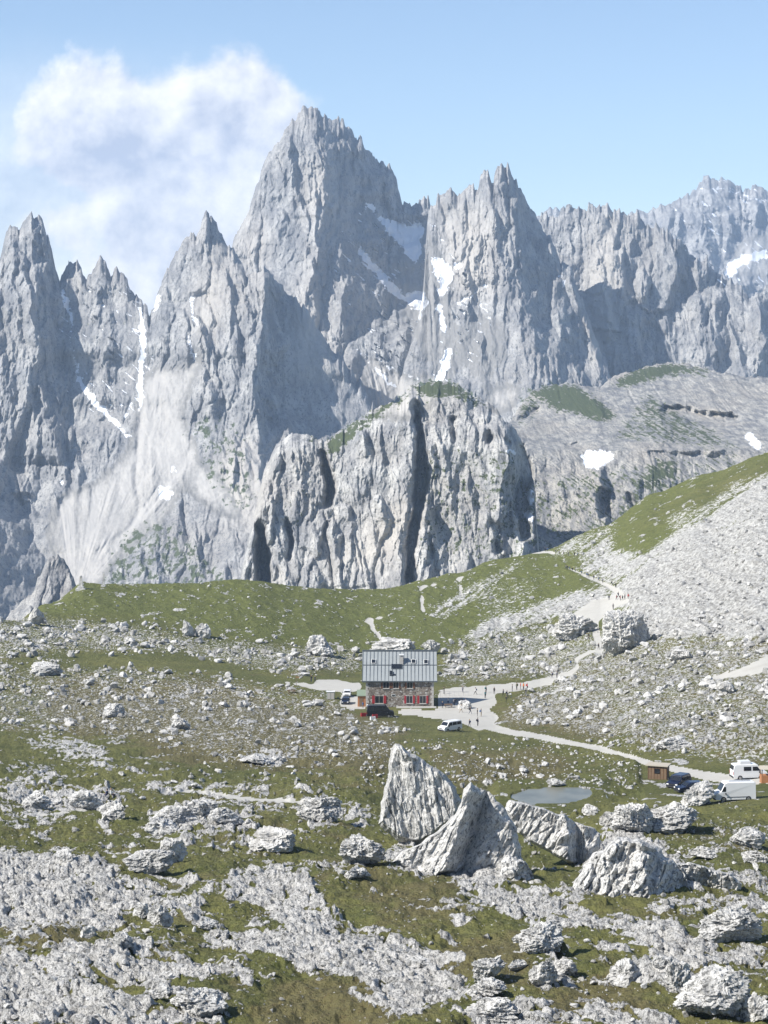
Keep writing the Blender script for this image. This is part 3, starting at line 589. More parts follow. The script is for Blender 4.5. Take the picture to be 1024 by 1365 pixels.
stone_near = [ # where rubble lies, with density
 ([(-100,826),(60,822),(200,836),(260,850),(420,862),(480,868),(483,905),(440,905),(300,890),(255,880),(200,872),(100,872),(0,880),(-100,890)], .9),
 ([(-100,890),(100,886),(210,892),(400,918),(450,925),(470,950),(540,985),(520,1010),(440,1020),(300,1015),(200,990),(60,978),(-100,985)], .75),
 ([(585,866),(700,836),(790,835),(900,850),(1100,840),(1100,1010),(1000,1022),(940,1015),(860,1000),(760,980),(680,950),(690,925),(740,905),(690,905),(590,915)], .9),
 ([(700,840),(760,825),(800,880),(740,900),(700,900)], .9), ([(560,995),(640,1000),(760,1015),(800,1040),(700,1045),(600,1020)], .45), ([(780,1000),(860,1020),(850,1040),(780,1035)], .45),
 ([(830,780),(1100,640),(1100,850),(850,860)], .8), ([(0,1040),(500,1040),(500,1140),(0,1140)], .35), ([(-100,1140),(1100,1140),(1100,1400),(-100,1400)], .30), ([(840,1090),(1100,1090),(1100,1150),(900,1150)], .6),
 ([(650,950),(700,945),(720,975),(670,970)], .8), ([(470,975),(520,960),(560,975),(540,990)], .8),
]
dry_polys = [([(200,960),(520,960),(520,1040),(200,1010)], .7), ([(560,1000),(760,1010),(760,1040),(600,1045)], .65), ([(380,1310),(520,1310),(520,1365),(340,1365)], .8), ([(600,1260),(700,1250),(700,1300),(560,1290)], .7), ([(60,920),(300,920),(400,970),(100,980)], .6),
 ([(0,1230),(130,1235),(100,1270),(0,1262)], .6), ([(720,1330),(850,1310),(850,1350),(720,1350)], .7), ([(640,960),(820,990),(800,950),(680,940)], .5), ([(760,740),(1024,640),(1024,610),(880,680)], .35), ([(100,835),(260,840),(300,850),(120,850)], .4), ([(420,1180),(640,1180),(560,1240)], .35)]
grassy = [([(90,874),(250,874),(310,890),(400,905),(330,900),(210,886),(100,886)], 1), ([(700,1000),(850,1030),(850,1060),(780,1045)], 1), ([(480,985),(640,972),(840,1015),(780,1010),(640,995),(560,1000)], 1), ([(420,895),(480,900),(482,908),(420,906)], 1)]
Mpath, Mlp, Mrock, MnoR, Mscr, Mston, Mdry, Mgr = raster(path_polys, 1.2), raster(lightpath, 1.2), raster(rock_polys, 7), raster(noR, 9), raster(scree_near, 9), raster(stone_near, 9), raster(dry_polys, 16), raster(grassy, 4)

wpx = PXG + 5 * fbm2(XG / 9., DD / 16., 101, 3) * 200 / DD * 2; wpy = PY0S + 3.5 * fbm2(XG / 7. + 40, DD / 18., 103, 3) * 250 / DD
pth = sample(Mpath, PXG + (wpx - PXG) * .25, PY0S + (wpy - PY0S) * .25)
lp = sample(Mlp, wpx, PY0S)
rk = sample(Mrock, wpx, wpy); nr = sample(MnoR, wpx, wpy); scr = sample(Mscr, wpx, wpy); sto = sample(Mston, wpx, wpy); dry = np.clip(sample(Mdry, wpx, wpy) + .35 * sto + .24 * sstep(640, 560, DD) + .05 * sstep(300, 200, DD), 0, 1); grs = sample(Mgr, wpx, wpy)
pth = np.where(hid, 0, np.maximum(pth, lp * 1.4)); streak = ridge2((PXG * .56 + PY0S * .83) / 7.5, (PXG * .83 - PY0S * .56) / 90., 141, 4)
gband = ridge2((PXG * .56 + PY0S * .83) / 26., (PXG * .83 - PY0S * .56) / 170., 143, 3)
scr = np.clip(scr * (.60 + .85 * streak + .75 * np.minimum(gband - .05, .35)), 0, 1.3); scr = np.where(hid, 0, scr)
HOUSE = np.array([-6.5 + 7.8 / 2 * 0, 0]);
near = sstep(430, 300, DD)
n_big = fbm2(XG / 28., DD / 38., 111, 3); n_mid = fbm2(XG / 8., DD / 13., 112, 4)
strip_n = fbm2(XG / 11., (DD + .75 * XG) / 3.6, 161, 4)
R = rk * (.98 + .55 * np.minimum(strip_n + .12, .1) * near) + (1 - rk) * (.20 + .45 * sstep(.08, .5, strip_n) * near + .36 * sstep(-.05, .6, fbm2(XG / 5., DD / 16., 113, 4)) * (1 - nr)) * (1 - .8 * grs)
R = R + .12 * sto * (1 - grs) * sstep(300, 400, DD)
R = np.maximum(R, lp * 1.0)
R = np.where(hid, .3, R)
flat = np.maximum(pth, sample(raster([[(455,915),(600,908),(680,905),(668,965),(560,960),(455,960)], [(676,1046),(700,1046),(795,1044),(792,1072),(740,1078),(690,1076)], [(850,1005),(1100,1010),(1100,1075),(860,1072)]], 6), PXG, PY0S))
free = 1 - sstep(.1, .7, flat)
rockn = sstep(.40, .62, R + .38 * noise2(XG / 2.6, DD / 4., 114) + .2 * noise2(XG / .9, DD / 1.2, 139)); R = R + .30 * noise2(XG / 2.6, DD / 4., 114) * (R > .3) * near
scale = sstep(100, 300, DD) * .3 + .7
dz = n_big * 2.2 * near + n_mid * (.75 * near + .5)
bx, by = XG + .6 * fbm2(XG / 3., DD / 3., 121, 3), DD * .55 + .35 * XG
g0, h0 = facet2(bx / 4.2, by / 2.0, 131, .8); g1, h1 = facet2(bx / 1.7, by / .8, 133, .9); g2, h2 = facet2(bx / .7, by / .36, 135, 1.)
rk_rel = .25 + .36 * g0 + .24 * g1 + .17 * g2 - .30 * (1 - np.clip(h0 * 6, 0, 1)) - .16 * (1 - np.clip(h1 * 5, 0, 1))
dz += rockn * rk_rel * (.6 + .4 * near)
dz += (1 - rockn) * (.46 * fbm2(XG / 1.6, DD / 1.8, 137, 3) + .10 * fbm2(XG / .5, DD / .6, 138, 2)) * (.4 + .6 * near)
R = np.where(R > .5, R - .32 * (1 - np.clip(h0 * 7, 0, 1)) - .16 * (1 - np.clip(h1 * 5, 0, 1)) * sstep(.4, .9, R), R)
R = R + .5 * np.clip(rk_rel - .2, -.6, .6) * (R > .25)
dz += sto * (.55 * ridge2(XG / 3.2, DD / 3.6, 117, 3)) * (1 - grs)
dz += .10 * fbm2(XG / 1.2, DD / 1.2, 118, 2)
dz += scr * (.9 * ridge2((XG * .85 - .5 * (Z0 + 80)) / 5.0, (XG + DD * .35) / 26., 119, 3))
dz += sstep(620, 700, DD) * (1 - scr) * .55 * ridge2((XG + .3 * DD) / 9., (DD - .3 * XG) / 22., 120, 3)
dz *= np.where(DD > 600, sstep(.02, .4, 1.0), 1)
dz = dz * free
# turf steps: little terraces in the foreground
ZG = Z0 + dz
PYA = HY - ZG / DD * F
def pond_z(): return -61.25
pwx = PXG + 5 * fbm2(XG / 3., DD / 5., 151, 3); pm = sample(raster([[(678,1062),(692,1056),(705,1053),(735,1050),(768,1049),(790,1053),(786,1062),(768,1068),(742,1071),(722,1069),(712,1073),(696,1068)]], 1.2), pwx, PYP)
pond_rim = sample(raster([[(660,1068),(680,1050),(730,1044),(790,1045),(805,1055),(790,1070),(745,1080),(700,1080)]], 5), PXG, PYP)
ZG = ZG * (1 - pond_rim) + (pond_z() + .22 - .9 * sstep(.25, .75, pm)) * pond_rim
zone = sample(raster([[(655,1030),(812,1030),(812,1088),(655,1088)]], 6), PXG, PYP); zl = np.maximum(ZG, pond_z() + .12 + .25 * np.clip(n_mid, 0, 1)); ZG = ZG + (zl - ZG) * np.clip(zone, 0, 1) * (pm < .3)

nC, nR_ = ZG.shape
VG = np.stack([XG, DD, ZG], -1).reshape(-1, 3)
attr = np.stack([np.clip(R, 0, 1.2), np.clip(dry, 0, 1), np.clip(sto * (1 - .9 * grs), 0, 1), np.clip(scr, 0, 1.2)], -1).reshape(-1, 4)
idx = np.arange(nC * nR_).reshape(nC, nR_)
FG = np.stack([idx[:-1, :-1], idx[1:, :-1], idx[1:, 1:], idx[:-1, 1:]], -1).reshape(-1, 4)
pf = pth.reshape(-1)[FG].mean(1) > .5
GROUND_M = mat_ground()
def submesh(name, faces, mat, smooth=True):
    u, inv = np.unique(faces, return_inverse=True)
    return np_mesh(name, VG[u], inv.reshape(faces.shape), [mat], attrs={'mask': attr[u]}, smooth=smooth)
tag(link('ground', submesh('ground', FG[~pf], GROUND_M)), 'stony alpine turf and scree round the stone hut', kind='structure')
tag(link('path', submesh('path', FG[pf], mat_path())), 'pale gravel track and footpaths past the stone hut', kind='structure')

def zat(px, d):
    px = np.asarray(px, float); d = np.asarray(d, float)
    x = np.clip(px - GPX[0], 0, nC - 1.001); j = np.clip(np.searchsorted(dl, d) - 1, 0, nR_ - 2)
    i = x.astype(int); fx = x - i; fd = np.clip((d - dl[j]) / (dl[j + 1] - dl[j]), 0, 1)
    return (ZG[i, j] * (1 - fx) + ZG[i + 1, j] * fx) * (1 - fd) + (ZG[i, j + 1] * (1 - fx) + ZG[i + 1, j + 1] * fx) * fd
PYG = HY - ZG / DD * F
def ground_at(px, py):
    """world point of the ground seen at photo pixel (px, py)"""
    i = int(np.clip(round(px - GPX[0]), 0, nC - 1)); col = PYG[i]
    j = int(np.argmax(col <= py))
    if col[j] > py: j = int(np.argmin(col[:int(np.searchsorted(dl, 900))]))
    d = dl[j]; 
    if j > 0 and col[j - 1] > py: f = (col[j - 1] - py) / (col[j - 1] - col[j] + 1e-9); d = dl[j - 1] + f * (dl[j] - dl[j - 1])
    return Vector(((px - CX) / F * d, d, float(zat(px, d))))

# pond sheet, only as wide as the hollow
def ellipse_sheet():
    c = ground_at(736, 1062)
    pts = []
    for k in range(72):
        a = 2 * math.pi * k / 72; r = 1 + .12 * math.sin(3 * a + 1) + .08 * math.sin(5 * a)
        pts.append((c.x + .2 + 7.0 * math.cos(a), 292.5 + 12.2 * math.sin(a), pond_z()))
    bm = bmesh.new(); bm.faces.new([bm.verts.new(p) for p in pts]); me = bpy.data.meshes.new('pond'); bm.to_mesh(me); bm.free(); me.materials.append(mat_water())
    return me
tag(link('pond', ellipse_sheet()), 'small grey blue pond in the turf behind the big boulders', kind='structure')

# valley floor reaching the horizon, below everything
def valley():
    bm = bmesh.new()
    vs = [bm.verts.new(p) for p in ((-9000, 600, -620), (9000, 600, -620), (9000, 9000, -620), (-9000, 9000, -620))]
    bm.faces.new(vs); me = bpy.data.meshes.new('valley_floor'); bm.to_mesh(me); bm.free()
    t = NT('valley_forest'); t.color(t.mix(t.noise(t.obj(), .01, 6), (.04, .06, .03), (.2, .2, .17))); me.materials.append(t.m); return me
tag(link('terrain', valley()), 'valley floor below the mountains', kind='structure')
# ground behind and beneath the camera
def near_shelf():
    x = np.linspace(-60, 60, 50); y = np.linspace(-40, 104, 60); X, Y = np.meshgrid(x, y, indexing='ij')
    z = -29 - .11 * np.clip(Y, -100, 104) - .5 + .8 * fbm2(X / 20, Y / 20, 5, 3) - 1.2 * sstep(90, 104, Y) ; z = np.where(Y < 30, z - 0, z)
    V = np.stack([X, Y, z], -1).reshape(-1, 3); i = np.arange(3000).reshape(50, 60)
    return np_mesh('ground', V, np.stack([i[:-1, :-1], i[1:, :-1], i[1:, 1:], i[:-1, 1:]], -1).reshape(-1, 4), [GROUND_M], attrs={'mask': np.tile([.4, .3, .3, 0], (3000, 1))})
tag(link('ground', near_shelf()), 'turf slope under the viewpoint', kind='structure')
# ------------------------------------------------------------------ rocks
def ico(sub):
    bm = bmesh.new(); bmesh.ops.create_icosphere(bm, subdivisions=sub, radius=1)
    V = np.array([v.co[:] for v in bm.verts]); Fa = np.array([[v.index for v in f.verts] for f in bm.faces]); bm.free(); return V, Fa
ICO = {k: ico(k) for k in (2, 3, 4, 5, 6)}
def rock_verts(sub, dims, seed, cuts=11, rough=.10, fine=1.0):
    """a block broken along flat joints: sphere cut by planes, then roughened. Base at z = 0 is buried a little."""
    r = np.random.RandomState(seed); V, Fa = ICO[sub]; V = V.copy()
    V += .18 * np.stack([fbm3(V[:, 0] * 1.1 + seed, V[:, 1] * 1.1, V[:, 2] * 1.1, seed + k, 2) for k in range(3)], 1)
    for i in range(cuts):
        n = r.normal(size=3); n[2] = abs(n[2]) * .9 if i % 3 else n[2]; n /= np.linalg.norm(n); h = r.uniform(.36, .76)
        s = V @ n - h; V -= np.where(s > 0, s, 0)[:, None] * n * .96
    N = V / (np.linalg.norm(V, axis=1)[:, None] + 1e-9)
    a = fbm3(V[:, 0] * 2.2, V[:, 1] * 2.2, V[:, 2] * 2.2, seed + 5, 3 if sub < 4 else 5, .55)
    c = 1 - 2 * np.abs(noise3(V[:, 0] * 3.1 + 7, V[:, 1] * 3.1, V[:, 2] * 4.4, seed + 9))
    V = V + N * (rough * 1.6 * a + rough * .55 * c * fine)[:, None]
    if sub >= 4:
        c2 = 1 - 2 * np.abs(noise3(V[:, 0] * 8 + 7, V[:, 1] * 8, V[:, 2] * 10, seed + 19)); V = V + N * (rough * .55 * c2)[:, None]
    if sub >= 5:
        c3 = 1 - 2 * np.abs(noise3(V[:, 0] * 17 + 7, V[:, 1] * 17, V[:, 2] * 15, seed + 29)); c4 = noise3(V[:, 0] * 12, V[:, 1] * 12, V[:, 2] * 6, seed + 31); V = V + N * (rough * (.28 * c3 + .3 * c4))[:, None]
    lo, hi = V.min(0), V.max(0); V = (V - (lo + hi) / 2) / (hi - lo)          # unit box
    V[:, 2] += .5 - (.12 if sub < 4 else .2)
    return V * np.array(dims), Fa

ROCK = mat_rock('pale_limestone', 1.0); ROCK_S = mat_rock('rubble_limestone', .55, None, .55)
ROCK_STRIPE = mat_rock('striated_limestone', 1.0, ((1.5, 1.5, .32), (0, math.radians(14), 0)))
ROCK_GREY = NT('weathered_grey_limestone')
_v = ROCK_GREY.obj(); _c, _a, _b, _d = rock_color(ROCK_GREY, _v, 1.3)
ROCK_GREY.color(ROCK_GREY.mix(ROCK_GREY.rng(_a, .3, .6, .75, .2), _c, (.30, .29, .27))); ROCK_GREY.normal(ROCK_GREY.bump(_a, .9, .8)); ROCK_GREY = ROCK_GREY.m

# the big rocks one can point at: px centre, py base, width px, height px, seed, kind, label
BIG = [
 (932, 1074, 44, 34, 3, 'g', 'squared boulder with dark right face in front of the white cargo van'),
 (426, 874, 36, 30, 5, 'g', 'tall rounded grey boulder at the foot of the green knoll left of the hut'),
 (524, 872, 60, 22, 8, 'g', 'low wide grey outcrop right behind the hut roof'),
 (574, 872, 26, 22, 11, 'p', 'small pale pointed rock behind the right end of the hut roof'),
 (251, 848, 16, 23, 13, 'g', 'left of two upright grey rocks standing on the knoll meadow edge'),
 (270, 850, 22, 22, 16, 'g', 'right and wider of two upright grey rocks on the knoll meadow edge'),
 (47, 832, 22, 26, 18, 'g', 'lone pale rock at the far left rim beside the small jagged crag'),
 (836, 868, 66, 60, 21, 's', 'large layered outcrop beside the steep footpath on the right'),
 (768, 850, 60, 36, 24, 'g', 'grey outcrop left of the steep footpath below the green slope'),
 (362, 1134, 62, 32, 27, 'g', 'grey leaning slab boulder on a turf mound in the left centre'),
 (425, 1092, 60, 30, 30, 'p', 'long low pale boulder beside the footpath left of the standing rock'),
 (484, 1152, 62, 44, 33, 'p', 'rounded boulder with dark right side left of the big grey rock ridge'),
 (476, 1172, 36, 18, 34, 'p', 'flat pale block in front of the rounded boulder at the big rock ridge'),
 (300, 1098, 46, 22, 36, 'p', 'pale block at the near edge of the boulder pile on the left'),
 (232, 1100, 60, 26, 38, 'p', 'broad broken boulder topping the pile on the left'),
 (265, 1092, 50, 28, 40, 'p', 'cracked boulder in the middle of the pile on the left'),
 (215, 1114, 50, 24, 42, 'p', 'low pale boulder at the left foot of the boulder pile'),
 (196, 1162, 66, 32, 44, 's', 'striated knob of rock left of the dark-sided boulder'),
 (228, 1150, 40, 34, 46, 'p', 'pale boulder with black right side on the left slope'),
 (188, 1222, 22, 20, 47, 'p', 'bright white block leaning beside the wedge rock on the left slab'),
 (213, 1232, 34, 30, 48, 'p', 'wedge shaped rock with grey shaded face on the left slab'),
 (164, 1262, 28, 20, 50, 'p', 'small dark-faced pyramid stone lying in the lower left turf'),
 (117, 1250, 22, 18, 52, 'p', 'small upright stone in the turf below the left slab'),
 (275, 1240, 30, 18, 53, 'p', 'white rounded stone on a green hump in the lower left'),
 (262, 1352, 80, 34, 55, 'p', 'low dark-fronted outcrop at the bottom left edge'),
 (212, 1332, 30, 24, 56, 'p', 'small pale knob above the dark-fronted outcrop at the bottom left'),
 (86, 1150, 24, 20, 58, 'p', 'squat boulder on the upper rim of the left slab'),
 (148, 1092, 40, 26, 60, 'p', 'dark sided boulder at the left footpath beside the two seated hikers'),
 (50, 1078, 46, 22, 61, 'p', 'flat topped boulder at the left edge above the footpath'),
 (112, 1078, 46, 24, 62, 'p', 'grey block row end by the left footpath'),
 (975, 1256, 84, 50, 64, 'p', 'large knobbly boulder with brown shaded side at the right edge'),
 (718, 1268, 68, 40, 66, 'p', 'broad pale boulder with one dark round face right of the centre bottom'),
 (905, 1322, 34, 44, 68, 'p', 'leaning forked rock in the right foreground turf'),
 (955, 1355, 100, 60, 70, 'p', 'big rounded outcrop with dark hollow in the bottom right'),
 (1012, 1362, 44, 40, 72, 'p', 'pale boulder in the bottom right corner'),
 (652, 1310, 46, 36, 74, 'p', 'white boulder left of the dark one in the lower centre'),
 (690, 1296, 26, 18, 75, 'p', 'small white stone beside the lower centre boulders'),
 (650, 1330, 56, 26, 76, 'p', 'dark pitted boulder below the white one in the lower centre'),
 (836, 1312, 50, 34, 78, 'p', 'pale split boulder between turf cushions in the lower right'),
 (725, 1312, 40, 34, 79, 's', 'narrow sloping rock rib in the lower right turf'),
 (655, 1368, 70, 34, 80, 'p', 'pale boulder cut by the bottom edge near the centre'),
 (755, 1302, 34, 24, 81, 'p', 'jagged little rock below the broad pale boulder'),
 (858, 1148, 26, 22, 83, 'p', 'white block on the turf right of the broad low outcrop'),
 (845, 1110, 60, 42, 85, 's', 'upright ribbed rock on top of the broad low outcrop'),
 (890, 1112, 90, 46, 87, 's', 'long ribbed outcrop right of the pond beyond the broad low one'),
 (598, 1062, 22, 18, 88, 'p', 'little white rock tip behind the standing rock'),
 (620, 945, 18, 12, 89, 'p', 'single pale rock in the middle of the gravel yard'),
 (938, 1146, 40, 18, 90, 'p', 'flat pale boulder below the parked vans'),
 (1000, 1130, 50, 26, 92, 'p', 'pale boulder group end at the right edge below the vans'),
 (240, 972, 26, 20, 94, 'p', 'small white boulder in the rubble on the left below the meadow strip'),
 (150, 956, 30, 20, 96, 'p', 'rounded boulder in the rubble left of the small white boulder'),
 (60, 900, 44, 18, 98, 'p', 'long boulder in the rubble at the far left below the meadow strip'),
 (340, 1020, 44, 14, 99, 'p', 'flat white slab rock in the turf below the left rubble'),
 (900, 1000, 50, 20, 100, 'p', 'long pale boulder with dark underside above the parked dark car'),
 (742, 1048, 26, 10, 101, 'p', 'low stone on the far shore of the pond'),
 (787, 1086, 24, 14, 102, 'p', 'pale stone on the right shore of the pond'),
 (945, 915, 24, 16, 103, 'g', 'grey boulder just below the pale track on the right'),
 (968, 925, 26, 18, 104, 'g', 'dark hollowed boulder below the grey one on the right'),
 (910, 880, 28, 16, 105, 'p', 'white boulder above the pale track on the right'),
 (815, 1100, 30, 20, 106, 'p', 'small rock in the gap left of the ribbed upright rock'),
 (560, 1290, 40, 14, 107, 'p', 'low crumbly stone on the central bottom slab'),
 (1008, 1150, 34, 18, 108, 'p', 'stone block at the right edge below the boulder group'),
 (885, 1290, 30, 16, 109, 'p', 'pale knob on the thin slab in the right foreground'),
]
MK = {'p': ROCK, 'g': ROCK_GREY, 's': ROCK_STRIPE}
occupied = []
rock_pts = []
def place_rock(px, py, wpx, hpx, seed, kind, label):
    g = ground_at(px, min(py, 1362)); 
    if py > 1362: g = Vector((g.x, g.y * (1366 - 455.) / (py - 455.), g.z))
    mpp = g.y / F; w = wpx * mpp; h = hpx * mpp * 1.12
    sub = 6 if wpx > 55 else 5 if wpx > 24 else 4
    V, Fa = rock_verts(sub, (w * 1.05, w * .85, h), seed, cuts=12, rough=.15)
    me = np_mesh('boulder', V, Fa, [MK[kind]], smooth=False)
    o = link('boulder', me); o.location = (g.x, g.y + w * .25, g.z); tag(o, label, 'boulder')
    occupied.append((px, py - hpx / 2, max(wpx, hpx) * .5))
for b in BIG: place_rock(*b)

def outline_rock(name, label, outline, d, thick, crease, aL, aR, mat, seed, back=None, lean=0.0, amp=1.0, stri=(0, 1.0), cat='rock', edge=.11):
    """a rock whose outline was measured; its faces meet in a crease, front and back are both modelled. crease runs between two outline-plane points (px, py)"""
    P = np.array(outline, float); mp = d / F
    X = (P[:, 0] - CX) * mp; Z = (HY - P[:, 1]) * mp
    cx, cz = X.mean(), Z.mean()
    # resample outline by angle
    n = 260; X2 = np.append(X, X[0]); Z2 = np.append(Z, Z[0]); L = np.r_[0, np.cumsum(np.hypot(np.diff(X2), np.diff(Z2)))]
    u = np.linspace(0, L[-1], n, endpoint=False); ox = np.interp(u, L, X2); oz = np.interp(u, L, Z2)
    jit = fbm2(u / 1.6, u * 0 + seed, seed, 4) * .65 * amp; rr = np.hypot(ox - cx, oz - cz); ox += (ox - cx) / rr * jit; oz += (oz - cz) / rr * jit
    m = 110; rho = np.linspace(0, 1, m) ** .8
    gx = cx + (ox[:, None] - cx) * rho; gz = cz + (oz[:, None] - cz) * rho
    (x1, y1), (x2, y2) = crease; a = np.array([(x1 - CX) * mp, (HY - y1) * mp]); b = np.array([(x2 - CX) * mp, (HY - y2) * mp])
    t = (b - a) / np.linalg.norm(b - a); nrm = np.array([-t[1], t[0]]);  nrm = nrm if nrm[0] > 0 else -nrm
    def side(sgn, sd):
        wob = fbm2(gz / 2.5, gx * 0, sd, 3) * .5
        s = (gx - a[0]) * nrm[0] + (gz - a[1]) * nrm[1] + wob
        prot = thick - np.where(s < 0, -s * aL, s * aR)
        prot = np.maximum(prot, -thick * .6)
        e = np.clip((1 - rho) / edge, 0, 1) ** .55
        c, sn = math.cos(stri[0]), math.sin(stri[0]); qx = gx * c + gz * sn; qz = -gx * sn + gz * c
        f0, e0 = facet2(qx / 2.6 + sd, qz / (2.6 * stri[1]), sd + 3); f1, e1 = facet2(qx / .9, qz / (.9 * stri[1] * 1.3), sd + 5); f2, e2 = facet2(qx / .38, qz / (.38 * stri[1]), sd + 7)
        rel = 1.25 * f0 + .75 * f1 + .36 * f2 - .22 * (1 - np.clip(e0 * 8, 0, 1)) - .10 * (1 - np.clip(e1 * 6, 0, 1)) + .25 * fbm2(gx / 1.2, gz / 1.2, sd + 9, 4)
        rel += .22 * ridge2(qx / .9, qz / 7, sd + 11, 3)
        y = -(prot * e + rel * amp * np.clip((1 - rho) / .04, 0, 1)) * sgn + thick * .2
        return y
    yf = side(1, seed); yb = side(-1, seed + 40) * .7
    zb = Z.min()
    def emit(y):
        Y = d + y + lean * (gz - zb); return np.stack([gx * Y / d, Y, gz * Y / d], -1)
    A = emit(yf); B = emit(yb)
    V = np.concatenate([A.reshape(-1, 3), B.reshape(-1, 3)]); i = np.arange(n * m).reshape(n, m); j = np.roll(i, -1, 0)
    f1 = np.stack([i[:, :-1], i[:, 1:], j[:, 1:], j[:, :-1]], -1).reshape(-1, 4); f2 = f1[:, ::-1] + n * m
    rim = np.stack([i[:, -1], i[:, -1] + n * m, j[:, -1] + n * m, j[:, -1]], -1)
    Fc = np.concatenate([f1, f2, rim])
    org = np.array([cx, d, zb]); me = np_mesh(name, V - org, Fc, [mat], smooth=False); o = link(name, me); o.location = org; tag(o, label, cat)
    bm = bmesh.new(); bm.from_mesh(me); bmesh.ops.recalc_face_normals(bm, faces=bm.faces); bm.to_mesh(me); bm.free()
    q = P.mean(0); occupied.append((q[0], q[1], np.hypot(*(P - q).T).mean()))
    return o

outline_rock('standing_rock', 'tall pale tooth of rock with slanting top left of the pond',
 [(505,1098),(508,1070),(515,1045),(519,1015),(521,998),(527,991),(535,993),(545,1003),(560,1010),(575,1020),(590,1030),(602,1040),(610,1055),(617,1068),(612,1085),(600,1100),(580,1115),(560,1128),(535,1124),(520,1112)],
 241, 3.2, ((600,1000),(610,1120)), .10, .9, ROCK_STRIPE, 201, stri=(.22, 2.6), amp=.65, lean=.10)
outline_rock('rock_ridge', 'rugged rock ridge with pale left slope and grey right face below the tooth rock',
 [(522,1150),(535,1135),(560,1125),(585,1105),(605,1088),(615,1070),(618,1052),(628,1041),(640,1052),(652,1054),(662,1068),(676,1080),(684,1094),(690,1115),(695,1135),(700,1160),(680,1172),(640,1172),(600,1165),(580,1168),(568,1185),(555,1180),(540,1165)],
 213, 3.4, ((630,1050),(590,1165)), .36, 2.0, ROCK, 211, stri=(-.5, 2.2), amp=.62, lean=.1)
outline_rock('rock_ridge', 'lower broken rock rib stretching right from the dark ridge towards the broad low outcrop',
 [(672,1080),(680,1066),(700,1070),(722,1076),(740,1084),(752,1086),(765,1094),(780,1100),(792,1104),(800,1112),(800,1130),(790,1150),(765,1155),(740,1140),(715,1128),(690,1110)],
 226, 2.2, ((752,1082),(762,1150)), .25, 2.0, ROCK_STRIPE, 223, stri=(-.6, 1.8), amp=.6, lean=.1)
outline_rock('rocky_mound', 'broad low pale outcrop right of the dark rock ridge',
 [(758,1194),(768,1172),(780,1152),(794,1136),(812,1122),(836,1116),(858,1120),(878,1130),(896,1146),(910,1160),(918,1176),(920,1194),(895,1206),(860,1203),(820,1207),(780,1205)],
 199, 4.0, ((850,1100),(866,1200)), .35, 1.2, ROCK, 231, stri=(-.4, 1.6), amp=.9, lean=.5)
outline_rock('rock_ridge', 'pale lump of rock at the foot of the dark grey ridge face',
 [(664,1172),(668,1148),(678,1140),(690,1146),(700,1150),(712,1162),(712,1180),(690,1186),(670,1182)], 208, 1.3, ((688,1140),(694,1180)), .4, 1.2, ROCK, 241, amp=.6, lean=.2)
outline_rock('rocky_scarp', 'dark fronted rock step right of the broad low outcrop',
 [(895,1150),(920,1150),(950,1158),(975,1166),(990,1178),(985,1192),(960,1190),(930,1182),(905,1172)], 204, 1.3, ((900,1150),(985,1165)), .6, .5, ROCK, 251, amp=.6, lean=.2)

# --- rubble: every stone is scattered by the density traced above; the largest become rocks of their own, the rest one bed of rubble
VAR2 = [rock_verts(2, (1, 1, 1), 300 + k, cuts=10, rough=.07) for k in range(14)]
ry, rx = np.random.RandomState(5), np.random.RandomState(6)
def scatter(n, x0, x1, y0, y1, dens, smin, smax, pw, seed):
    r = np.random.RandomState(seed); px = r.uniform(x0, x1, n); py = r.uniform(y0, y1, n)
    keep = r.uniform(0, 1, n) < dens(px, py); px, py = px[keep], py[keep]
    size = smin + (smax - smin) * r.uniform(0, 1, len(px)) ** pw        # apparent width in photo pixels
    return np.stack([px, py, size], 1)
clump = lambda px, py, s, k: sstep(-.2, .4, fbm2(px / s, py / (s * .45), k, 3)) * (.45 + .55 * sstep(-.3, .25, fbm2(px / (s * .3), py / (s * .15), k + 1, 2)))
dA = lambda px, py: sample(Mston, px, py) * clump(px, py, 26., 401) * (1 - sample(Mpath, px, py)) * (1 - sample(Mgr, px, py)) 
cand = np.concatenate([
 scatter(42000, -60, 1090, 824, 1044, lambda x, y: dA(x, y) * (.35 + .65 * sstep(1010, 900, y) ) , 2.4, 13, 4.0, 1),
 scatter(8500, 560, 1090, 600, 900, lambda x, y: sample(Mscr, x, y) * (.3 + .7 * clump(x, y, 14., 403)) * (1 - sample(Mpath, x, y)), 1.8, 8, 6.0, 2),
 scatter(13000, -60, 1090, 1020, 1366, lambda x, y: (.10 + .75 * clump(x, y, 40., 405) ** 2) * (1 - .6 * sample(MnoR, x, y)), 1.8, 12, 7.5, 3),
 scatter(1300, 60, 760, 770, 870, lambda x, y: .5 + 0 * x, 1.3, 4, 3.5, 4),
 scatter(1800, 480, 860, 985, 1050, lambda x, y: .5 + .4 * clump(x, y, 20., 409), 1.6, 6, 3.5, 6),
])
pts = []
for px, py, sz in cand:
    if py > 1364 or 676 < px < 795 and 1046 < py < 1072 or 455 < px < 600 and 905 < py < 960 or 580 < px < 670 and 915 < py < 965 or 855 < px < 1024 and 1012 < py < 1068: continue
    g = ground_at(px, py)
    if g.y > 905: continue
    if sample(Mpath, np.array([px]), np.array([py]))[0] > .15: continue
    pts.append((g.x, g.y, g.z, sz * g.y / F, px, py, sz))
pts = np.array(pts)
order = np.argsort(-pts[:, 6]); big_i = order[:215]; rest = order[215:]
proto = [np_mesh('rock', *rock_verts(3, (1, 1, 1), 500 + k, cuts=13, rough=.07), [ROCK_S if k % 3 else ROCK_GREY], smooth=False) for k in range(12)]
rr = random.Random(3)
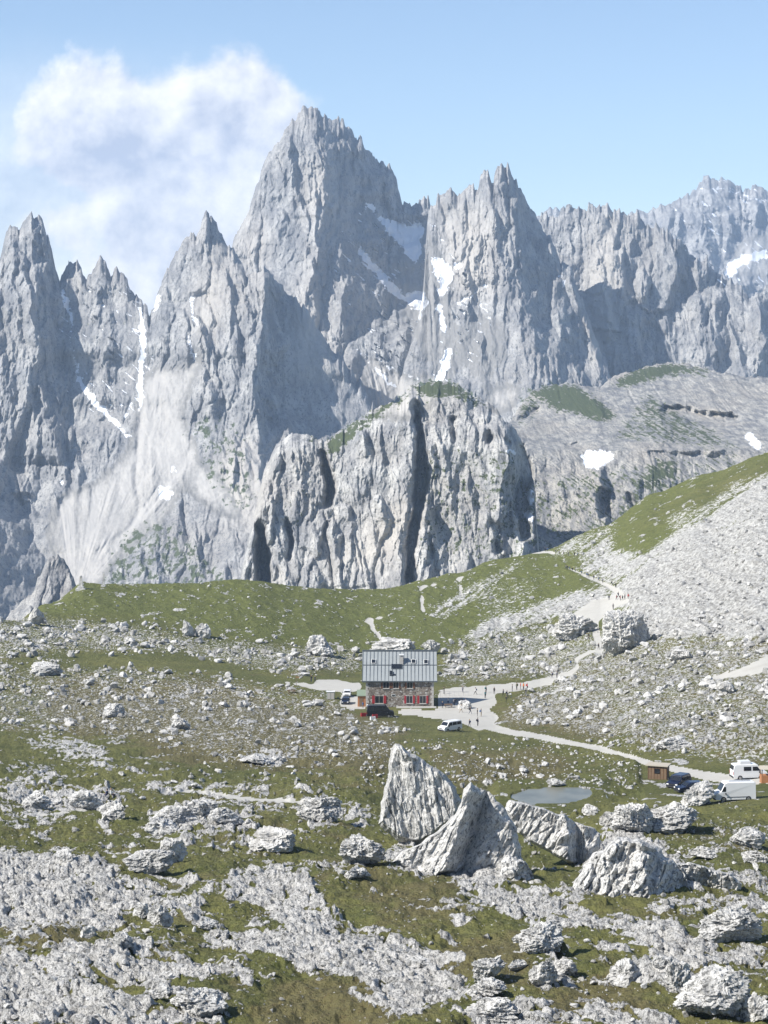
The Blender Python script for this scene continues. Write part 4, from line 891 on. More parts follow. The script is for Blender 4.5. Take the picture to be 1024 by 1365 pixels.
def zone(px, py):
    if py > 1140: return 'loose pale rock lying on the foreground turf and slabs', 'loose rocks in the foreground', 1
    if py > 1020: return 'pale rock scattered around the foreground footpath and boulder pile', 'rocks of the middle foreground', 2
    if px < 560: return 'pale broken rock in the rubble field left of the stone hut', 'rocks of the left rubble field', 3
    if py > 850: return 'pale broken rock in the rubble field right of the stone hut', 'rocks of the right rubble field', 4
    return 'pale block on the scree slope above the rubble on the right', 'rocks on the right scree slope', 5
for i in big_i:
    x, y, z, w, px, py, sz = pts[i]
    o = link('rock', proto[rr.randrange(12)]); o.location = (x, y, z - .04 * w); o.rotation_euler = (0, 0, rr.uniform(0, 6.28))
    o.scale = (w * rr.uniform(.9, 1.15), w * rr.uniform(.8, 1.1), w * rr.uniform(.35, .75)); l, g_, _ = zone(px, py); tag(o, l, 'rock', g_)
R2 = np.random.RandomState(12)
VV, FF, off = [], [], 0
q = pts[rest]; kind = R2.randint(0, len(VAR2), len(q)); ang = R2.uniform(0, 2 * np.pi, len(q)); sc = np.stack([q[:, 3] * R2.uniform(.85, 1.2, len(q)), q[:, 3] * R2.uniform(.7, 1.1, len(q)), q[:, 3] * R2.uniform(.5, 1.0, len(q))], 1)
for k in range(len(VAR2)):
    m_ = kind == k; V, Fa = VAR2[k]; n = m_.sum(); c, s_ = np.cos(ang[m_])[:, None], np.sin(ang[m_])[:, None]
    W = V[None] * sc[m_][:, None, :]; X = W[..., 0] * c - W[..., 1] * s_; Y = W[..., 0] * s_ + W[..., 1] * c
    W = np.stack([X, Y, W[..., 2] - .12 * sc[m_][:, None, 2]], -1) + q[m_][:, None, :3]
    VV.append(W.reshape(-1, 3)); FF.append((Fa[None] + (off + np.arange(n) * len(V))[:, None, None]).reshape(-1, 3)); off += n * len(V)
tag(link('rubble', np_mesh('rubble', np.concatenate(VV), np.concatenate(FF), [ROCK_S], smooth=False)), 'small pale rubble strewn over the turf', 'rubble', kind='stuff')
print('stones', len(pts))
# ------------------------------------------------------------------ built things
M = dict(
 metal_roof=plain('zinc_roof', (.31, .33, .33), .5, .1, .14, .9, .4), seam=plain('roof_seam', (.10, .115, .125), .5, .3), glass=plain('dark_glass', (.015, .018, .022), .08, 0, .1, 2, .6),
 red=plain('red_shutter', (.30, .025, .03), .6), brown=plain('brown_shutter', (.13, .055, .025), .7), white=plain('white_paint', (.72, .72, .70), .5), plaster=plain('grey_plaster', (.42, .40, .37), .9),
 timber=plain('weathered_timber', (.17, .115, .07), .8, 0, .3, 2), orange=plain('orange_timber', (.36, .16, .07), .7, 0, .25, 2), black=plain('black_paint', (.012, .013, .016), .25, .2, .1, 2, .6), blue=plain('dark_blue_paint', (.012, .018, .045), .22, .3, .1, 2, .6),
 vanwhite=plain('white_van_paint', (.70, .70, .69), .3, 0, .05, 1, .5), silver=plain('silver_paint', (.42, .43, .44), .3, .5, .06, 2, .5), rubber=plain('tyre_rubber', (.018, .018, .018), .85), rim=plain('wheel_rim', (.35, .35, .36), .35, .6), lamp=plain('lamp_lens', (.75, .75, .72), .15, 0, .05, 2, .6),
 tail=plain('tail_lens', (.35, .01, .01), .2), plastic=plain('dark_plastic', (.03, .03, .032), .6), concrete=plain('concrete', (.40, .39, .36), .9, 0, .15, 2), greenbox=plain('green_metal', (.20, .25, .19), .6), lightroof=plain('pale_flat_roof', (.42, .38, .31), .8))
def stone_wall():
    t = NT('rubble_stone_wall'); v = t.obj(scale=(1, 1, 1.25)); e = t.voro(v, 2.3, 'DISTANCE_TO_EDGE'); cc = t.voro(v, 2.3, 'F1', 'Color')
    sp = t.node('ShaderNodeSeparateColor'); t.l.new(cc, sp.inputs[0])
    c = t.mix(sp.outputs[0], (.11, .085, .065), (.33, .29, .24)); c = t.mix(t.rng(sp.outputs[1], .78, .9), c, (.42, .40, .37)); c = t.mix(t.rng(e, .02, .09), (.22, .20, .18), c)
    t.color(c); t.normal(t.bump(t.rng(e, 0, .12), .8, .12)); return t.m
M['stone'] = stone_wall()

class MB:
    def __init__(s): s.bm = bmesh.new()
    def box(s, x0, x1, y0, y1, z0, z1, bev=0.0, T=None):
        r = bmesh.ops.create_cube(s.bm, size=1); vs = r['verts']
        for v in vs: v.co = Vector(((x0 + x1) / 2 + v.co.x * (x1 - x0), (y0 + y1) / 2 + v.co.y * (y1 - y0), (z0 + z1) / 2 + v.co.z * (z1 - z0)))
        if bev > 0:
            es = list({e for v in vs for e in v.link_edges}); rb = bmesh.ops.bevel(s.bm, geom=es, offset=bev, segments=2, affect='EDGES', profile=.5); vs = list({v for f in rb['faces'] for v in f.verts} | {v for v in vs if v.is_valid})
        if T is not None:
            for v in vs: v.co = T @ v.co
        return s
    def prism(s, poly, axis, a, b, T=None):
        """extrude a 2D outline; axis 'x': poly is (y, z); axis 'y': poly is (x, z)"""
        f = (lambda p, q: Vector((q, p[0], p[1]))) if axis == 'x' else (lambda p, q: Vector((p[0], q, p[1])))
        A = [s.bm.verts.new(f(p, a)) for p in poly]; B = [s.bm.verts.new(f(p, b)) for p in poly]; n = len(poly)
        s.bm.faces.new(A); s.bm.faces.new(B[::-1])
        for i in range(n): s.bm.faces.new([A[i], B[i], B[(i + 1) % n], A[(i + 1) % n]])
        if T is not None:
            for v in A + B: v.co = T @ v.co
        return s
    def cyl(s, c, r, h, axis='z', seg=16, r2=None):
        rot = {'z': Matrix(), 'y': Matrix.Rotation(math.pi / 2, 4, 'X'), 'x': Matrix.Rotation(math.pi / 2, 4, 'Y')}[axis]
        bmesh.ops.create_cone(s.bm, segments=seg, radius1=r, radius2=r if r2 is None else r2, depth=h, cap_ends=True, matrix=Matrix.Translation(c) @ rot); return s
    def build(s, name, mat, parent=None, smooth=False):
        bmesh.ops.recalc_face_normals(s.bm, faces=s.bm.faces)
        me = bpy.data.meshes.new(name); s.bm.to_mesh(me); s.bm.free(); me.materials.append(mat)
        if smooth:
            for p in me.polygons: p.use_smooth = True
        return link(name, me, parent)

# ---- the stone hut
def hut():
    g = Vector(((533 - CX) / F * 498, 498, -83.75)); t = tag(empty('mountain_hut', g), 'stone mountain hut with grey metal roof and red shutters', 'hut')
    w, dp, eh, rh = 7.75, 11.0, 6.2, 12.0
    MB().prism([(0, -1.2), (dp, -1.2), (dp, eh + .25), (dp / 2, rh - .25), (0, eh + .25)], 'x', -w, w).build('wall', M['stone'], t)
    for sg in (-1, 1):
        q = MB()
        for k in range(11):
            a = .45 if k % 2 else .7; xa, xb = sorted((sg * (w + .03), sg * (w - a))); q.box(xa, xb, -.04, .4, -.2 + k * .58, .34 + k * .58)
        q.build('corner_stones', M['plaster'], t)
    sl = math.atan2(rh - eh, dp / 2); oh = .62
    rf = MB()
    for sgn in (1, -1):
        y0, z0 = -oh * math.cos(sl) * 1.2, eh - oh * math.sin(sl) * 1.2 + .35; y1, z1 = dp / 2, rh + .12
        P = [(y0, z0), (y1, z1), (y1, z1 - .22), (y0, z0 - .22)]
        if sgn < 0: P = [(dp - a, b) for a, b in P]
        rf.prism(P, 'x', -w - .85, w + .85)
    roof = rf.build('roof', M['metal_roof'], t)
    n = Vector((0, -math.sin(sl), math.cos(sl))); up = Vector((0, math.cos(sl), math.sin(sl))); e0 = Vector((0, y_eave := -oh * math.cos(sl) * 1.2, eh - oh * math.sin(sl) * 1.2 + .35)); Ls = (Vector((0, dp / 2, rh + .12)) - e0).length
    Rm = Matrix(((1, 0, 0, 0), (0, up.y, n.y, 0), (0, up.z, n.z, 0), (0, 0, 0, 1)))
    T = Matrix.Translation(e0) @ Rm
    sm = MB()
    for k in range(21): x = -w - .8 + k * (2 * w + 1.6) / 20; sm.box(x - .03, x + .03, .02, Ls - .02, .0, .07, T=T)
    sm.box(-w - .84, w + .84, Ls * .52, Ls * .52 + .09, .001, .085, T=T)
    sm.box(-w - .86, w + .86, Ls - .12, Ls + .1, -.05, .12, T=T); sm.box(-w - .86, w + .86, -.1, .04, -.12, .09, T=T)
    sm.build('roof_seams', M['seam'], roof)
    def hatch(px, py, wx, wy, nm='skylight', h=.14, mat='white'):
        x = (px - 533) * .1725; v = (908 - py) / 40.0 * Ls
        f = MB(); f.box(x - wx / 2, x + wx / 2, v - wy / 2, v + wy / 2, .0, h, T=T); f = f.build(nm, M[mat], roof)
        MB().box(x - wx / 2 + .09, x + wx / 2 - .09, v - wy / 2 + .09, v + wy / 2 - .09, h - .04, h + .02, T=T).build('pane', M['glass'], f) if 0 else None
        p = MB().box(x - wx / 2 + .09, x + wx / 2 - .09, v - wy / 2 + .09, v + wy / 2 - .09, h + .004, h + .03, T=T).build('roof_glass', M['glass'], roof)
    for a, b in ((498, 882.5), (551.5, 882.5), (568, 883)): hatch(a, b, 1.0, 1.15)
    hatch(529, 889, 2.5, 1.35, h=.10, mat='seam'); hatch(521.5, 898, .7, 1.2, h=.3, mat='seam'); hatch(525, 899.6, .9, .45, h=.10, mat='seam')
    x = (535.5 - 533) * .1725; v = (908 - 884) / 40. * Ls; c = e0 + up * v
    ch = MB().box(x - .38, x + .38, c.y - .38, c.y + .38, c.z - .6, c.z + 1.75).build('chimney', M['plaster'], roof)
    MB().box(x - .55, x + .55, c.y - .55, c.y + .55, c.z + 1.752, c.z + 1.95).build('chimney_cap', M['white'], t)
    def window(px0, px1, py0, py1, mat, two=False):
        s = .1715; x0, x1 = (px0 - 533) * s, (px1 - 533) * s; z0, z1 = (943.5 - py1) * s, (943.5 - py0) * s; xm = (x0 + x1) / 2; hw = (x1 - x0) * .28
        f = MB(); f.box(xm - hw - .08, xm + hw + .08, -.07, .02, z0, z0 + .09); f.box(xm - hw - .08, xm + hw + .08, -.07, .02, z1 - .09, z1); f.box(xm - hw - .08, xm - hw, -.07, .02, z0 + .09, z1 - .09); f.box(xm + hw, xm + hw + .08, -.07, .02, z0 + .09, z1 - .09); f.box(xm - .03, xm + .03, -.06, .015, z0 + .09, z1 - .09)
        f = f.build('window', M['plaster'], t); MB().box(xm - hw, xm + hw, -.03, .01, z0 + .09, z1 - .09).build('pane', M['glass'], f)
        MB().box(xm - hw - .2, xm + hw + .2, -.16, .0, z0 - .12, z0 - .003).build('sill', M['plaster'], f)
        for a, b in ((x0, xm - hw - .09), (xm + hw + .09, x1)):
            MB().box(a, b, -.10, -.004, z0 + .02, z1 - .02).build('shutter', M[mat], t)
    window(508, 521.5, 909.5, 918.5, 'brown'); window(521.8, 534, 909.5, 918.5, 'brown'); window(540, 553, 909.5, 918.5, 'brown')
    window(539, 553, 928, 938.5, 'red'); window(556.5, 571, 928, 938.5, 'red'); window(496, 515, 928, 938.5, 'red')
    f = MB().box(-1.9, -1.0, -.06, .02, 2.5, 3.0).build('window', M['white'], t); MB().box(-1.8, -1.1, -.08, -.062, 2.58, 2.92).build('pane', M['glass'], f)
    MB().box(w + .001, w + .08, 2.5, 3.7, 0, 2.2).build('door', M['brown'], t)
    for k in range(2):
        f = MB().box(w + .001, w + .08, 3.6 + k * 3, 4.6 + k * 3, 7.0, 8.1).build('window', M['white'], t); MB().box(w + .082, w + .1, 3.7 + k * 3, 4.5 + k * 3, 7.1, 8.0).build('pane', M['glass'], f)
    MB().box(-w - 1.9, -w - .002, .9, 4.2, -.8, 2.4).build('porch', M['orange'], t)
    MB().prism([(.6, 2.41), (4.4, 2.41), (4.4, 3.3), (4.2, 3.35), (.6, 2.55)], 'x', -w - 2.1, -w - .004).build('porch_roof', M['greenbox'], t)
    MB().box(-w - 1.5, -w - .7, .82, .898, -.2, 1.9).build('door', M['timber'], t)
    MB().box(-.8, w + .6, -2.0, -.06, -.8, .22).build('step', M['concrete'], t)
hut()

# ---- vehicles; x forward, y to the left, wheels on z = 0
def vehicle(name, label, cat, loc, rz, Lg, W, H, prof, wins, mat, wheel_r=.34, front_glass=None, extras=(), lower=None, group=None):
    t = tag(empty(name, loc, rz), label, cat, group)
    hw = W / 2
    bm = bmesh.new(); P = [(x * Lg - Lg / 2, z) for x, z in prof]; n = len(P)
    rings = []
    for yy, tuck in ((-1, 1), (-.86, 0), (.86, 0), (1, 1)):
        ring = []
        for (x, z) in P:
            hgt = max(0, (z - .95) / max(.2, H - .95)); y = yy * hw * (1 - .12 * hgt)
            sx, sz = (x * .985, min(z, z - .05 * (1 if z > H * .5 else 0))) if tuck else (x, z)
            ring.append(bm.verts.new((sx, y, sz)))
        rings.append(ring)
    for a, b in zip(rings[:-1], rings[1:]):
        for i in range(n): bm.faces.new([a[i], a[(i + 1) % n], b[(i + 1) % n], b[i]])
    bm.faces.new(rings[0][::-1]); bm.faces.new(rings[-1])
    bmesh.ops.recalc_face_normals(bm, faces=bm.faces); me = bpy.data.meshes.new('body'); bm.to_mesh(me); bm.free(); me.materials.append(mat); body = link('body', me, t)
    def yy(z): return hw * (1 - .12 * max(0, (z - .95) / max(.2, H - .95)))
    for poly in wins:                                   # side windows, both sides
        for sgn in (1, -1):
            b = bmesh.new(); A = [b.verts.new((x * Lg - Lg / 2, sgn * (yy(z) + .012), z)) for x, z in poly]; B = [b.verts.new((x * Lg - Lg / 2, sgn * (yy(z) - .03), z)) for x, z in poly]; m_ = len(poly)
            b.faces.new(A); b.faces.new(B[::-1])
            for i in range(m_): b.faces.new([A[i], B[i], B[(i + 1) % m_], A[(i + 1) % m_]])
            bmesh.ops.recalc_face_normals(b, faces=b.faces); me = bpy.data.meshes.new('side_window'); b.to_mesh(me); b.free(); me.materials.append(M['glass']); link('side_window', me, t)
    for (x0, z0, x1, z1), nm in zip(front_glass or (), ('windscreen', 'rear_window')):
        a = Vector((x0 * Lg - Lg / 2, 0, z0)); c = Vector((x1 * Lg - Lg / 2, 0, z1)); d = (c - a); nn = Vector((d.z, 0, -d.x)).normalized(); nn = nn if nn.x * (1 if nm == 'windscreen' else -1) > 0 else -nn
        b = bmesh.new(); vs = []
        for off in (.02, -.03):
            for p, s_ in ((a + d * .06, yy(z0) * .86), (a + d * .94, yy(z1) * .82)):
                for sg in (1, -1): vs.append(b.verts.new(p + nn * off + Vector((0, sg * s_, 0))))
        for f in ((0, 1, 3, 2), (4, 5, 7, 6), (0, 1, 5, 4), (2, 3, 7, 6), (0, 2, 6, 4), (1, 3, 7, 5)): b.faces.new([vs[i] for i in f])
        bmesh.ops.recalc_face_normals(b, faces=b.faces); me = bpy.data.meshes.new(nm); b.to_mesh(me); b.free(); me.materials.append(M['glass']); link(nm, me, t)
    for fx in (.19, .80):
        for sgn in (1, -1):
            c = (fx * Lg - Lg / 2, sgn * (hw - .11), wheel_r); wl_ = empty('wheel', (0, 0, 0)); bpy.data.objects.remove(wl_)
            ty = MB().cyl(c, wheel_r, .24, 'y', 20).build('wheel', M['rubber'], t); MB().cyl((c[0], c[1] + sgn * .125, c[2]), wheel_r * .6, .02, 'y', 14).build('rim', M['rim'], ty)
    for sgn in (1, -1):
        MB().box(Lg / 2 - .07, Lg / 2 + .015, sgn * hw * .72 - .17, sgn * hw * .72 + .17, .62, .80, .02).build('headlight', M['lamp'], t)
        MB().box(-Lg / 2 - .015, -Lg / 2 + .05, sgn * hw * .84 - .08, sgn * hw * .84 + .08, .75, 1.15, .01).build('tail_light', M['tail'], t)
        MB().box(.74 * Lg - Lg / 2, .74 * Lg - Lg / 2 + .12, sgn * (hw + .11) - .1, sgn * (hw + .11) + .1, 1.0, 1.22, .02).build('mirror', M['plastic'], t)
    MB().box(Lg / 2 - .03, Lg / 2 + .07, -hw * .92, hw * .92, .28, .5, .03).build('bumper', M['plastic'] if lower is None else lower, t)
    MB().box(-Lg / 2 - .07, -Lg / 2 + .03, -hw * .92, hw * .92, .3, .52, .03).build('bumper', M['plastic'], t)
    MB().box(Lg / 2 - .02, Lg / 2 + .035, -hw * .5, hw * .5, .6, .76).build('grille', M['plastic'], t)
    for nm, box, mt in extras: MB().box(*box).build(nm, mt, t)
    return t
P_CARGO = [(0, .32), (.0, 2.3), (.03, 2.45), (.70, 2.48), (.76, 2.36), (.86, 1.35), (.98, 1.12), (1, .95), (1, .32)]
P_MINI = [(0, .30), (.0, 1.2), (.03, 1.85), (.08, 1.95), (.66, 1.96), (.72, 1.88), (.84, 1.15), (.98, .98), (1, .8), (1, .30)]
P_SUV = [(0, .34), (.0, 1.0), (.05, 1.55), (.10, 1.72), (.60, 1.74), (.66, 1.68), (.76, 1.12), (.96, .98), (1, .8), (1, .34)]
P_CAR = [(0, .30), (.0, .95), (.06, 1.05), (.16, 1.42), (.55, 1.46), (.62, 1.38), (.73, .98), (.96, .82), (1, .7), (1, .30)]
def gp(px, py): return ground_at(px, py)
def van_cargo(label, px, py, rz):
    return vehicle('cargo_van', label, 'van', gp(px, py), rz, 5.4, 2.0, 2.48, P_CARGO, [[(.74, 1.35), (.845, 1.35), (.785, 1.95), (.74, 1.95)]], M['vanwhite'], .36, [(.865, 1.36, .765, 2.32)], [('side_trim', (-1.9, 1.2, -1.015, 1.015, .62, .68), M['plastic']), ('roof_rack', (-2.2, .6, -.05, .05, 2.49, 2.56), M['silver'])])
van_cargo('long white cargo van parked right of the squared boulder', 978, 1067, math.radians(188))
vehicle('camper_van', 'white camper van with a raised roof box behind the long cargo van', 'camper van', gp(998, 1038), math.radians(8), 4.9, 2.0, 2.15, [(x, z * 1.1) for x, z in P_MINI],
 [[(.30, 1.3), (.52, 1.3), (.52, 1.85), (.30, 1.85)], [(.56, 1.3), (.79, 1.28), (.70, 1.85), (.56, 1.85)]], M['vanwhite'], .34, [(.845, 1.28, .725, 2.05), (.005, 1.35, .03, 2.0)], [('roof_box', (-1.4, .1, -.6, .6, 2.17, 2.55), M['vanwhite'])])
vehicle('minibus', 'white minivan parked on the turf edge below the gravel yard', 'van', gp(600, 974), math.radians(222), 4.9, 1.92, 1.96, P_MINI,
 [[(.06, 1.2), (.28, 1.2), (.28, 1.75), (.08, 1.75)], [(.31, 1.2), (.53, 1.2), (.53, 1.75), (.31, 1.75)], [(.56, 1.2), (.78, 1.18), (.71, 1.75), (.56, 1.75)]], M['vanwhite'], .34, [(.845, 1.18, .725, 1.86), (.005, 1.2, .03, 1.8)])
vehicle('off_road_car', 'dark blue off-road car facing left beside the brown kiosk', 'car', gp(905, 1049), math.radians(236), 4.3, 1.85, 1.74, P_SUV,
 [[(.06, 1.05), (.30, 1.05), (.30, 1.55), (.09, 1.55)], [(.33, 1.05), (.52, 1.05), (.52, 1.58), (.33, 1.58)], [(.55, 1.05), (.72, 1.05), (.64, 1.56), (.55, 1.56)]], M['blue'], .36, [(.765, 1.12, .665, 1.66), (.01, 1.08, .05, 1.5)])
vehicle('parked_car', 'dark car half hidden behind the squared boulder', 'car', gp(921, 1056), math.radians(200), 4.3, 1.75, 1.46, P_CAR,
 [[(.14, 1.0), (.36, 1.0), (.36, 1.34), (.19, 1.34)], [(.39, 1.0), (.68, 1.0), (.58, 1.36), (.39, 1.36)]], M['blue'], .32, [(.735, .99, .625, 1.37), (.06, 1.06, .155, 1.40)])
vehicle('passenger_van', 'black van parked in front of the left half of the hut', 'van', gp(507, 956), math.radians(4), 6.0, 2.1, 2.7, [(x, z * 1.38) for x, z in P_MINI],
 [[(.06, 1.6), (.28, 1.6), (.28, 2.3), (.08, 2.3)], [(.31, 1.6), (.53, 1.6), (.53, 2.3), (.31, 2.3)], [(.56, 1.6), (.80, 1.6), (.73, 2.3), (.56, 2.3)]], M['black'], .38, [(.845, 1.6, .725, 2.55), (.005, 1.7, .03, 2.4)], [('side_trim', (-.6, 2.2, -1.02, 1.02, .5, .95), M['silver'])])
vehicle('parked_car', 'white car with dark windscreen, farther of two parked left of the hut', 'car', gp(463, 928), math.radians(268), 4.2, 1.75, 1.50, P_CAR,
 [[(.14, 1.0), (.36, 1.0), (.36, 1.34), (.19, 1.34)], [(.39, 1.0), (.68, 1.0), (.58, 1.36), (.39, 1.36)]], M['vanwhite'], .32, [(.735, .99, .625, 1.37), (.06, 1.06, .155, 1.40)])
vehicle('parked_car', 'dark blue car, nearer of two parked left of the hut', 'car', gp(461, 938), math.radians(266), 4.2, 1.75, 1.50, P_CAR,
 [[(.14, 1.0), (.36, 1.0), (.36, 1.34), (.19, 1.34)], [(.39, 1.0), (.68, 1.0), (.58, 1.36), (.39, 1.36)]], M['blue'], .32, [(.735, .99, .625, 1.37), (.06, 1.06, .155, 1.40)])

def kiosk():
    g = gp(878, 1038); t = tag(empty('kiosk', g, math.radians(-20)), 'small brown timber kiosk with pale flat roof beside the track', 'kiosk')
    MB().box(-1.35, 1.35, -.9, .9, -.3, 1.95).build('wall', M['timber'], t)
    b = MB()
    for k in range(7): b.box(-1.33 + k * .44, -1.28 + k * .44, -.93, -.902, 0, 1.93)
    b.build('batten', M['brown'], t); MB().box(-1.65, 1.6, -1.15, 1.2, 1.953, 2.1).build('roof', M['lightroof'], t); MB().box(-.4, .4, -.96, -.932, .9, 1.6).build('hatch', M['glass'], t)
kiosk()
def stall():
    g = gp(1024, 1043); t = tag(empty('market_stall', g), 'orange wooden stall cut by the right edge beside the camper van', 'stall')
    MB().box(-1.0, 1.8, -.6, 1.0, -.2, 1.0).build('counter', M['orange'], t); b = MB()
    for x in (-.9, 1.7):
        for y in (-.5, .9): b.box(x - .05, x + .05, y - .05, y + .05, 1.002, 1.9)
    b.build('post', M['timber'], t); MB().prism([(-.8, 1.903), (1.2, 1.903), (.2, 2.3)], 'x', -1.15, 1.95).build('roof', M['lightroof'], t)
stall()
def util():
    g = gp(441, 932); t = tag(empty('utility_cabin', g), 'small green metal cabin with white lid left of the parked cars', 'cabin')
    MB().box(-.95, .95, -.6, .6, -.2, 1.75, .03).build('body', M['greenbox'], t); MB().box(-1.05, 1.05, -.7, .7, 1.753, 1.9, .03).build('lid', M['white'], t)
    b = MB(); b.box(-.8, -.05, -.63, -.603, .1, 1.6); b.box(.05, .8, -.63, -.603, .1, 1.6); b.build('door', M['plaster'], t)
util()
def cairn():
    g = gp(108, 786); r = np.random.RandomState(4); t = tag(empty('stone_cairn', g), 'dark stone monument pillar on a stepped base at the left end of the green knoll', 'monument')
    V, F_, o_ = [], [], 0
    MB().box(-1.6, 1.6, -1.4, 1.4, -.4, .5, .08).build('base', ROCK_GREY, t); MB().box(-1.0, 1.0, -.9, .9, .503, 1.2, .08).build('plinth', ROCK_GREY, t)
    b = MB(); b.prism([(-.55, 1.203), (.55, 1.203), (.36, 4.4), (.0, 4.7), (-.34, 4.35)], 'y', -.4, .4); b.build('pillar', ROCK_GREY, t)
    g = gp(138, 782); t = tag(empty('stone_pillar', g), 'slim pale pillar standing on the green knoll right of the dark monument', 'monument')
    MB().box(-.8, .8, -.7, .7, -.4, .6, .1).build('base', ROCK, t); MB().prism([(-.35, .603), (.35, .603), (.24, 4.6), (0, 4.95), (-.24, 4.6)], 'y', -.25, .25).build('shaft', ROCK, t)
cairn()
def table(px, py, rz, label):
    t = tag(empty('picnic_table', gp(px, py), rz), label, 'table')
    MB().box(-.95, .95, -.38, .38, .72, .78).build('table_top', M['timber'], t)
    for s in (1, -1):
        MB().box(-.95, .95, s * .75 - .13, s * .75 + .13, .43, .47).build('bench_seat', M['timber'], t)
        MB().prism([(-.85, -.1), (-.75, -.1), (-.3, .717), (-.4, .717)], 'x', s * .7 - .04, s * .7 + .04).build('leg', M['timber'], t)
        MB().prism([(.85, -.1), (.75, -.1), (.3, .717), (.4, .717)], 'x', s * .7 - .04, s * .7 + .04).build('leg', M['timber'], t)
table(389, 924, .2, 'timber picnic table beside the footpath far left of the hut')
table(598, 943, .1, 'picnic table in the shade of the hut, nearest the hut wall'); table(612, 936, -.2, 'picnic table at the far side of the shaded yard')
def rail():
    a = gp(587, 928); t = tag(empty('railing', a), 'thin metal railing at the back of the shaded yard', 'railing')
    b = MB()
    for k in range(7): b.cyl((k * 1.1, 0, .45), .03, 1.1, 'z', 8)
    b.build('posts', M['silver'], t); MB().box(-.1, 6.8, -.03, .03, 1.003, 1.06).build('handrail', M['silver'], t)
rail()
def crates():
    for px, py, c, l in ((484.5, 955, 'red', 'red crate on the ground at the rear of the black van'), (500, 957, 'red', 'low red crate beside the front of the black van'), (497, 960, 'white', 'white crate lying in front of the black van')):
        t = tag(empty('crate', gp(px, py), .3), l, 'crate')
        MB().box(-.55, .55, -.35, .35, 0, .08).build('bottom', M[c], t); b = MB(); b.box(-.55, -.5, -.35, .35, .082, .75); b.box(.5, .55, -.35, .35, .082, .75); b.box(-.5, .5, -.35, -.3, .082, .75); b.box(-.5, .5, .3, .35, .082, .75); b.build('sides', M[c], t)
crates()
def signpost():
    t = tag(empty('signpost', gp(395, 914)), 'thin wooden signpost at the bend of the footpath left of the hut', 'signpost')
    MB().box(-.06, .06, -.06, .06, -.1, 2.4).build('post', M['timber'], t); MB().box(-.1, .75, -.09, -.063, 2.0, 2.2).build('board', M['orange'], t)
signpost()

# ---- people
def skin_body(J, E):
    me = bpy.data.meshes.new('sk'); me.from_pydata([j[:3] for j in J], E, []); o = bpy.data.objects.new('sk', me); COL.objects.link(o)
    m = o.modifiers.new('s', 'SKIN'); 
    for i, j in enumerate(J):
        me.skin_vertices[0].data[i].radius = (j[3], j[4] if len(j) > 4 else j[3]); 
    me.skin_vertices[0].data[0].use_root = True
    o.modifiers.new('ss', 'SUBSURF').levels = 1
    dg = bpy.context.evaluated_depsgraph_get(); r = bpy.data.meshes.new_from_object(o.evaluated_get(dg)); bpy.data.objects.remove(o); bpy.data.meshes.remove(me); return r
def figure(pose, female=False):
    st = {'stand': 0, 'walk': .24, 'stride': .36}[pose] if pose != 'sit' else 0
    sh = .19 if not female else .165
    if pose == 'sit':
        J = [(0, 0, .48, .15, .13), (0, .02, .72, .13, .11), (0, .02, .95, .16, .11), (0, 0, 1.04, .055), (0, -.02, 1.12, .075), (0, -.03, 1.22, .095), (0, -.02, 1.29, .06)]
        legs = [((.10, -.08, .47, .09), (.13, -.42, .50, .065), (.13, -.46, .10, .045), (.13, -.60, .04, .04)), ((-.10, -.08, .47, .09), (-.14, -.40, .50, .065), (-.15, -.38, .10, .045), (-.15, -.52, .04, .04))]
        arms = [((sh, .02, .95, .055), (sh + .06, -.08, .72, .042), (.10, -.32, .62, .032), (.08, -.39, .60, .028)), ((-sh, .02, .95, .055), (-sh - .06, -.08, .72, .042), (-.10, -.32, .62, .032), (-.08, -.39, .60, .028))]
    else:
        J = [(0, 0, .92, .145, .12), (0, 0, 1.12, .125, .10), (0, .01, 1.34, .16, .11), (0, 0, 1.47, .055), (0, -.01, 1.545, .075), (0, -.025, 1.63, .092), (0, -.015, 1.70, .06)]
        legs = [((.10, -.02, .84, .09), (.11, -.5 * st - .03, .48, .062), (.11, -st, .10, .045), (.12, -st - .13, .04, .042)), ((-.10, .02, .84, .09), (-.11, .25 * st, .48, .062), (-.11, st + .04, .12, .045), (-.12, st - .08, .04, .042))]
        arms = [((sh, .01, 1.36, .055), (sh + .07, .5 * st + .02, 1.12, .042), (sh + .07, .3 * st - .06, .88, .03), (sh + .06, .2 * st - .10, .80, .028)), ((-sh, .01, 1.36, .055), (-sh - .07, -.4 * st + .03, 1.12, .042), (-sh - .07, -.8 * st - .06, .90, .03), (-sh - .06, -.9 * st - .10, .82, .028))]
    E = [(0, 1), (1, 2), (2, 3), (3, 4), (4, 5), (5, 6)]
    for root, chain in ((0, legs[0]), (0, legs[1]), (2, arms[0]), (2, arms[1])):
        p = root
        for v in chain: J.append(v); E.append((p, len(J) - 1)); p = len(J) - 1
    me = skin_body(J, E); top = 1.30 if pose == 'sit' else 1.72
    neck = (1.03 if pose == 'sit' else 1.46); waist = .52 if pose == 'sit' else .95
    for p in me.polygons:
        c = p.center; p.use_smooth = True; hand = abs(c.x) > .05 and ((pose != 'sit' and .74 < c.z < .90 and abs(c.x) > .2) or (pose == 'sit' and c.z > .54 and c.y < -.28))
        p.material_index = 0 if c.z > neck or hand else 3 if c.z < .10 else 2 if (c.z < waist and not (abs(c.x) > .2 and pose != 'sit')) or (pose == 'sit' and c.y < -.1 and c.z < .58) else 1
    return me
SK = [plain('skin_tone', (.50, .30, .21), .6), plain('skin_tone_dark', (.30, .17, .11), .6)]
